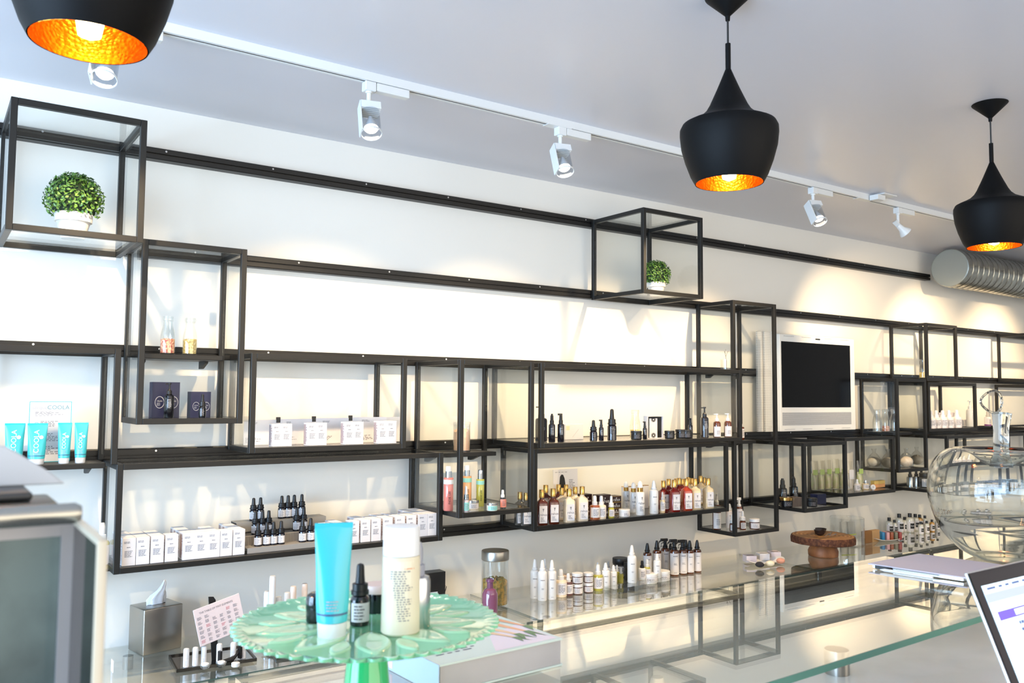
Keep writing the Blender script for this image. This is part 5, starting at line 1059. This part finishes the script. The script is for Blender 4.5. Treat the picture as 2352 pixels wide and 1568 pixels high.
# art book
zb_ = GT+.045; K0 = on(1292, 1465, zb_); K1 = on(1010, 1527, zb_); K2 = on(896, 1493, zb_)
t = thing('art_book', 'thick book with carrot photograph cover under the green cake stand side', 'book', (0, 0, GT+.0008))
v1 = (K0-K1); v2 = (K2-K1); v2 = v2-v1*(v2.dot(v1)/v1.dot(v1)); v2 = v2.normalized()*max((K2-K1).length, .23)
def quad(o_, s0, s1, z0, z1): 
    P4 = [K1+v1*s0[0]+v2*s0[1], K1+v1*s1[0]+v2*s0[1], K1+v1*s1[0]+v2*s1[1], K1+v1*s0[0]+v2*s1[1]]; return g_poly([(q_.x, q_.y) for q_ in P4], z0, z1)
HB = zb_-GT-.0008
ob('pages', mk('pages', quad(0, (.01, .01), (.99, .99), .003, HB-.003), mat('page_edges', (196, 190, 186), .8, noise=(3, (178, 172, 168), .4, .6)), False), t)
cv = ob('cover', mk('cover', g_cat(quad(0, (0, 0), (1, 1), HB-.0028, HB), quad(0, (0, 0), (1, 1), 0, .0028)), mat('cover_mint', (214, 226, 214), .35, coat=.3), False), t)
ob('spine', mk('spine', g_cat(quad(0, (-.008, 0), (-.0005, 1), 0, HB)), mat('spine_blue', (178, 196, 210), .4, coat=.3), False), t)
ob('spine_print', mk('spine_print', g_cat(quad(0, (-.0095, .60), (-.0085, .86), .004, HB-.004)), mat('spine_pink', (236, 196, 200), .4), False), t)
def art(pts_, m, nm, z): 
    P_ = [K1+v1*a_+v2*b_ for a_, b_ in pts_]; return ob(nm, flat(nm, ([(q_.x, q_.y, HB+z) for q_ in P_], [tuple(range(len(P_)))]), m), cv)
art([(.45, .03), (.97, .03), (.97, .5), (.62, .35)], mat('cover_pink', (238, 220, 226), .35, coat=.3), 'cover_photo', .0002)
for i, (a_, b_, a2, b2, w_) in enumerate([(.74, .95, .90, .30, .05), (.62, .85, .80, .28, .05), (.84, .98, .98, .42, .045), (.55, .70, .74, .22, .04)]):
    dx, dy = a2-a_, b2-b_; n_ = math.hypot(dx, dy); nx, ny = -dy/n_*w_, dx/n_*w_
    art([(a_-nx, b_-ny), (a2-nx*.3, b2-ny*.3), (a2+nx*.3, b2+ny*.3), (a_+nx, b_+ny)], mat('carrot_%d' % (i % 2), ((240, 168, 120), (244, 196, 150))[i % 2], .35, coat=.3), 'carrot_print', .0004+i*.0001)
    art([(a2-nx*.5, b2), (a2+dx*.18-nx*1.1, b2+dy*.26), (a2+dx*.1, b2+dy*.13), (a2+dx*.22+nx*.4, b2+dy*.30), (a2+nx*.6, b2)], mat('leaf_print', (110, 140, 90), .35), 'leaf_print', .0009)
g_ = g_tr(g_lines(.9, 0, .05, 2, 3, words=9), (0, 0, 0)); pq = [K1+v1*(.5+x)*.62+v1*.05+v2*(.16+z*1.6) for x, y, z in g_[0]]
ob('title_print', flat('title_print', ([(q_.x, q_.y, HB+.0003) for q_ in pq], g_[1]), INK), cv)

# glass apple
AP = on(2306, 1283, GT+.0005); ra = (AP-CAM).dot(FW)*156/F_PX; ha = mpx(252, AP)
t = thing('glass_apple', 'large clear blown glass apple jar with glass stem and leaf', 'glass ornament', AP)
CG = rglass('blown_glass', (250, 251, 250), 1.42)
pr = [(.001, .0), (.30, .0), (.42, .012), (.62, .09), (.84, .25), (.97, .47), (1.0, .62), (.97, .78), (.88, .90), (.74, .975), (.60, 1.0), (.45, .975), (.28, .90), (.12, .85), (.001, .84)]
def sm(pr): # Catmull-Rom
    out = []
    for i in range(len(pr)-1):
        a_, b_, c_, d_ = pr[max(i-1, 0)], pr[i], pr[i+1], pr[min(i+2, len(pr)-1)]
        for s_ in range(5):
            u = s_/5; out.append(tuple(.5*((2*b_[k_])+(-a_[k_]+c_[k_])*u+(2*a_[k_]-5*b_[k_]+4*c_[k_]-d_[k_])*u*u+(-a_[k_]+3*b_[k_]-3*c_[k_]+d_[k_])*u**3) for k_ in (0, 1)))
    return out+[pr[-1]]
so_ = [(max(r*ra, 1e-4), max(z, 0)*ha) for r, z in sm(pr)]; si = [(max(r*ra-.005, 1e-4), min(max(z*ha+.005*(1 if z < .6 and r < .9 else (-1 if z > .6 else 0)), .006), ha-.005)) for r, z in sm(pr)]
V1, F1 = g_lathe(so_, 72, False, False); V2, F2 = g_lathe(si, 72, False, False)
ob('apple_body', mk('apple_body', (V1+V2, F1+[tuple(reversed([i+len(V1) for i in f])) for f in F2]), CG, 'flat'), t)
for p_ in t.children: p_.data.shade_smooth()
zs = ha*.845; hs_ = mpx(88, AP)+ha*.13
ob('stem', mk('stem', g_tube([(0, 0, zs-.002), (.002, 0, zs+hs_*.3), (.006, 0, zs+hs_*.7), (.012, 0, zs+hs_)], [.030, .020, .020, .026], 18), CG), t)
LF = []
for j in range(40):
    q = 2*PI*j/40; LF.append((-.10+.075*math.cos(q)*(1+.25*math.cos(q)) if False else -.045+.06*math.cos(q), 0, zs+hs_+.032+.030*math.sin(q)*(1-.35*math.cos(q+PI))))
ob('leaf', mk('leaf', g_cat(g_tube(LF+[LF[0]], .0035, 8)), CG), t)
# folio with pen
F0, F1_, F3 = on(1994, 1292, GT+.014), on(2110, 1270, GT+.014), on(2220, 1325, GT+.014)
e1, e2 = (F1_-F0), (F3-F0); e1.z = e2.z = 0
t = thing('tablet_folio', 'pale lilac tablet folio lying on the front glass beside the laptop', 'tablet', (F0.x, F0.y, GT+.0005))
def fq(s0, t0, s1, t1, z0, z1): return g_poly([((e1*a_+e2*b_).x, (e1*a_+e2*b_).y) for a_, b_ in ((s0, t0), (s1, t0), (s1, t1), (s0, t1))][::-1], z0, z1)
ob('cover', mk('cover', fq(0, 0, 1.0, 1, .0095, .0125), mat('lilac_cover', (206, 196, 206), .45), False), t)
ob('tablet', mk('tablet', fq(.02, .04, .98, .96, .002, .0092), SILVER, False), t); ob('hinge', mk('hinge', fq(-.012, .08, -.002, .25, .002, .010), BLACK, False), t)
dd = e2.normalized(); pp = F0+e2*.18-e1.normalized()*.022
tag(ob('pen', mk('pen', g_cat(g_tube([Vector((0, 0, 0)), dd*.012, dd*.13], [.0012, .0042, .0042], 12)), mat('white_pen', (228, 224, 220), .2, coat=.5)), None, (pp.x, pp.y, GT+.0052)), 'white pen lying along the left edge of the lilac folio', 'pen')
# laptop
tl = CAM+ray(2221, 1314)*1.20
th_ = .30; best = None
for i in range(5, 60):
    a_ = i*.015; e_ = tl+Vector((0, -math.sin(a_), -math.cos(a_)))*.12; v = e_-CAM; d_ = v.dot(FW); x_ = 1176+F_PX*v.dot(RT)/d_; y_ = 784-F_PX*v.dot(UP)/d_
    s_ = abs((x_-2221)/(y_-1314)-.395)
    if best is None or s_ < best[0]: best = (s_, a_)
ta = min(best[1], .62); HL = (tl.z-1.15-.016)/math.cos(ta); WL = .345
t = thing('laptop', 'silver laptop with glowing white and purple page at the lower right edge', 'laptop', (tl.x, tl.y-math.sin(ta)*HL, 1.1505), 0.0)
ob('base', mk('base', g_bev(g_box(0, WL, -.235, 0, 0, .0145), .002, 2), SILVER), t)
lid = bpy.data.objects.new('screen_lid', None)
lidm = mk('screen_lid', g_bev(g_box(0, WL, 0.0008, .006, 0, HL), .0025, 2), mat('laptop_aluminium', (214, 212, 210), .3, .8)); li = ob('screen_lid', lidm, t, (0, 0, .0155), (-ta, 0, 0))
ob('bezel', mk('bezel', g_bev(g_box(.002, WL-.002, -.0012, .0006, .002, HL-.002), .0004, 1), mat('bezel_black', (20, 6, 8), .06, coat=.6), False), li)  # red cast in the black is a painted reflection
SCRN = mat('screen_glow', (200, 226, 240), .2, emit=(206, 232, 246), es=.85)
sc = ob('screen', mk('screen', g_box(.020, WL-.020, -.0018, -.0013, .03, HL-.022), SCRN, False), li)
ob('toolbar', mk('toolbar', g_box(.020, WL-.020, -.0022, -.0019, HL-.046, HL-.034), mat('toolbar_grey', (150, 158, 190), .3, emit=(150, 160, 200), es=.7), False), sc)
ob('purple_bar', mk('purple_bar', g_box(.034, WL-.020, -.0022, -.0019, HL-.072, HL-.060), mat('purple_bar', (90, 70, 160), .3, emit=(96, 76, 170), es=.7), False), sc)
ob('search_field', mk('search_field', g_box(.080, .16, -.0026, -.0023, HL-.070, HL-.062), SCRN, False), sc)
ob('page_text', flat('page_text', g_tr(g_cat(g_tr(g_lines(.22, HL-.031, HL-.024, 1, 2, words=10), (.14, 0, 0)), g_tr(g_lines(.03, HL-.16, HL-.076, 9, 4, words=3), (.095, 0, 0))), (0, -.0024, 0)), mat('text_blue', (90, 110, 160), .5)), sc)
ob('keyboard', mk('keyboard', g_cat(*[g_box(.03+i*.0205, .047+i*.0205, -.13+j*.0195, -.114+j*.0195, .0146, .0158) for i in range(14) for j in range(5)]), BLACK, False), t)
# dark glass-fronted cabinet at the left edge
q0 = CAM+ray(249, 1240)*.52; xr = q0.x; yn = q0.y; zt0 = q0.z
yf = yn+.10; x0_ = -.32
for i in range(200):
    v = Vector((xr, yn+i*.002, zt0))-CAM; px_ = 1176+F_PX*v.dot(RT)/v.dot(FW)
    if px_ < 182: yf = yn+i*.002; break
t = thing('register_cabinet', 'dark metal and glass register cabinet blurred at the lower left', 'cabinet', (x0_, yn, 1.1505)); hh = zt0-1.1505; ww = xr-x0_; dd_ = yf-yn
MOT = mat('mottled_glass_front', (62, 74, 70), .4, coat=.1, noise=(9, (92, 104, 96), .45, .62))
ob('back_panel', mk('back_panel', g_box(0, ww-.012, dd_-.004, dd_, 0, hh-.012), MOT, False), t)
ob('back_frame', mk('back_frame', g_cat(g_box(ww-.0119, ww, dd_-.008, dd_, 0, hh), g_box(0, ww-.012, dd_-.008, dd_, hh-.0119, hh)), mat('grey_frame', (150, 146, 144), .4, .4), False), t)
ob('side_glass', mk('side_glass', g_box(ww-.004, ww-.001, .005, dd_-.009, 0, hh-.003), glass('smoked_glass', (92, 104, 104), 1.0), False), t)
ob('front_post', mk('front_post', g_bev(g_box(ww-.006, ww, 0, .0045, 0, hh), .001, 2), mat('beige_post', (188, 174, 150), .35, coat=.3)), t)
ob('side_rail', mk('side_rail', g_box(ww-.005, ww, .0046, dd_-.0085, hh-.004, hh), mat('beige_post', (188, 174, 150)), False), t)
zr = hh+.001
ob('top_slab', mk('top_slab', g_bev(g_box(0, ww-.014, dd_-.03, dd_+.05, zr, zr+.012), .004, 3), mat('dark_green_metal', (46, 52, 52), .35, .5)), t)
ob('chrome_bar', mk('chrome_bar', g_tr(g_cat(g_lathe([(.005, 0), (.0072, .003), (.0072, ww-.008), (.005, ww-.004)], 24)), (0, dd_-.038, zr+.0065), (0, PI/2, 0)), mat('satin_bar', (170, 168, 160), .25, .9)), t)
ob('upper_slab', mk('upper_slab', g_bev(g_box(0, ww-.030, dd_+.0, dd_+.07, zr+.0125, zr+.0185), .0025, 3), mat('charcoal_metal', (66, 66, 66), .4, .5)), t)
# white lid panel standing behind it
w0 = aty(0, 1028, yf+.05); w1 = aty(104, 1077, yf+.05); w2 = aty(150, 1112, yf+.05); zb0 = 1.1505+zr+.0187
t = tag(ob('slanted_cover', mk('slanted_cover', g_bev(g_polyf([(w0.x-.12-w0.x, zb0-w0.z), (w2.x-w0.x, zb0-w0.z), (w1.x-w0.x, w1.z-w0.z), (.004, .001), (-.12, .004)], 0, .006), .001, 1), mat('lid_white', (184, 184, 184), .5)), None, (w0.x, yf+.05, w0.z)), 'blurred white slanted cover above the dark cabinet at the left edge', 'cover')

# ================================================================ LIGHT
wd = bpy.data.worlds.new('world'); SC.world = wd; wd.use_nodes = True; bg = wd.node_tree.nodes['Background']; bg.inputs[0].default_value = lin((232, 230, 232)); bg.inputs[1].default_value = WORLD
def area(nm, loc, size, target, e, c, sy=None):
    l = bpy.data.lights.new(nm, 'AREA'); l.energy = e; l.color = c; l.shape = 'RECTANGLE'; l.size = size; l.size_y = sy or size
    o = bpy.data.objects.new(nm, l); COL.objects.link(o); o.location = loc; o.rotation_euler = (Vector(target)-Vector(loc)).to_track_quat('-Z', 'Y').to_euler(); return o
area('daylight_window', (-3.15, -3.0, 1.55), 4.8, (2, -2.2, 2.5), DAY, (.50, .72, 1.0), 2.0)
area('front_fill', (3.0, -6.1, 1.6), 7.0, (3.0, 0, 2.0), FRONT, (1.0, .89, .72), 2.2)  # added unseen fill that brightens wall and ceiling from behind the camera
def spot(x, tx, tz, e, ang=92, blend=1.0, size=.014, y=-.757, ty=0.04, c=(1, .74, .44)):
    l = bpy.data.lights.new('track_spot_light', 'SPOT'); l.energy = e; l.color = c; l.spot_size = math.radians(ang); l.spot_blend = blend; l.shadow_soft_size = size
    o = bpy.data.objects.new('track_spot_light', l); COL.objects.link(o); p = Vector((x, y+.03, CZ-.24)); o.location = p; o.rotation_euler = (Vector((tx, ty, tz))-p).to_track_quat('-Z', 'Y').to_euler()
for x, tx, tz, e in [(HEADS[0], .62, 1.25, SP), (HEADS[1], 1.42, 1.25, SP), (HEADS[2], 2.30, 1.25, SP), (3.0, 2.95, 1.25, SP), (HEADS[3], 3.72, 1.25, SP), (HEADS[4], 5.5, 1.7, SP*1.1), (5.9, 6.2, 1.8, SP), (7.2, 7.2, 1.8, SP)]: spot(x, tx, tz, e)
vs = SC.view_settings; vs.view_transform = 'Standard'; vs.look = 'None'; vs.gamma = 1; vs.use_curve_mapping = False; vs.exposure = EXPO
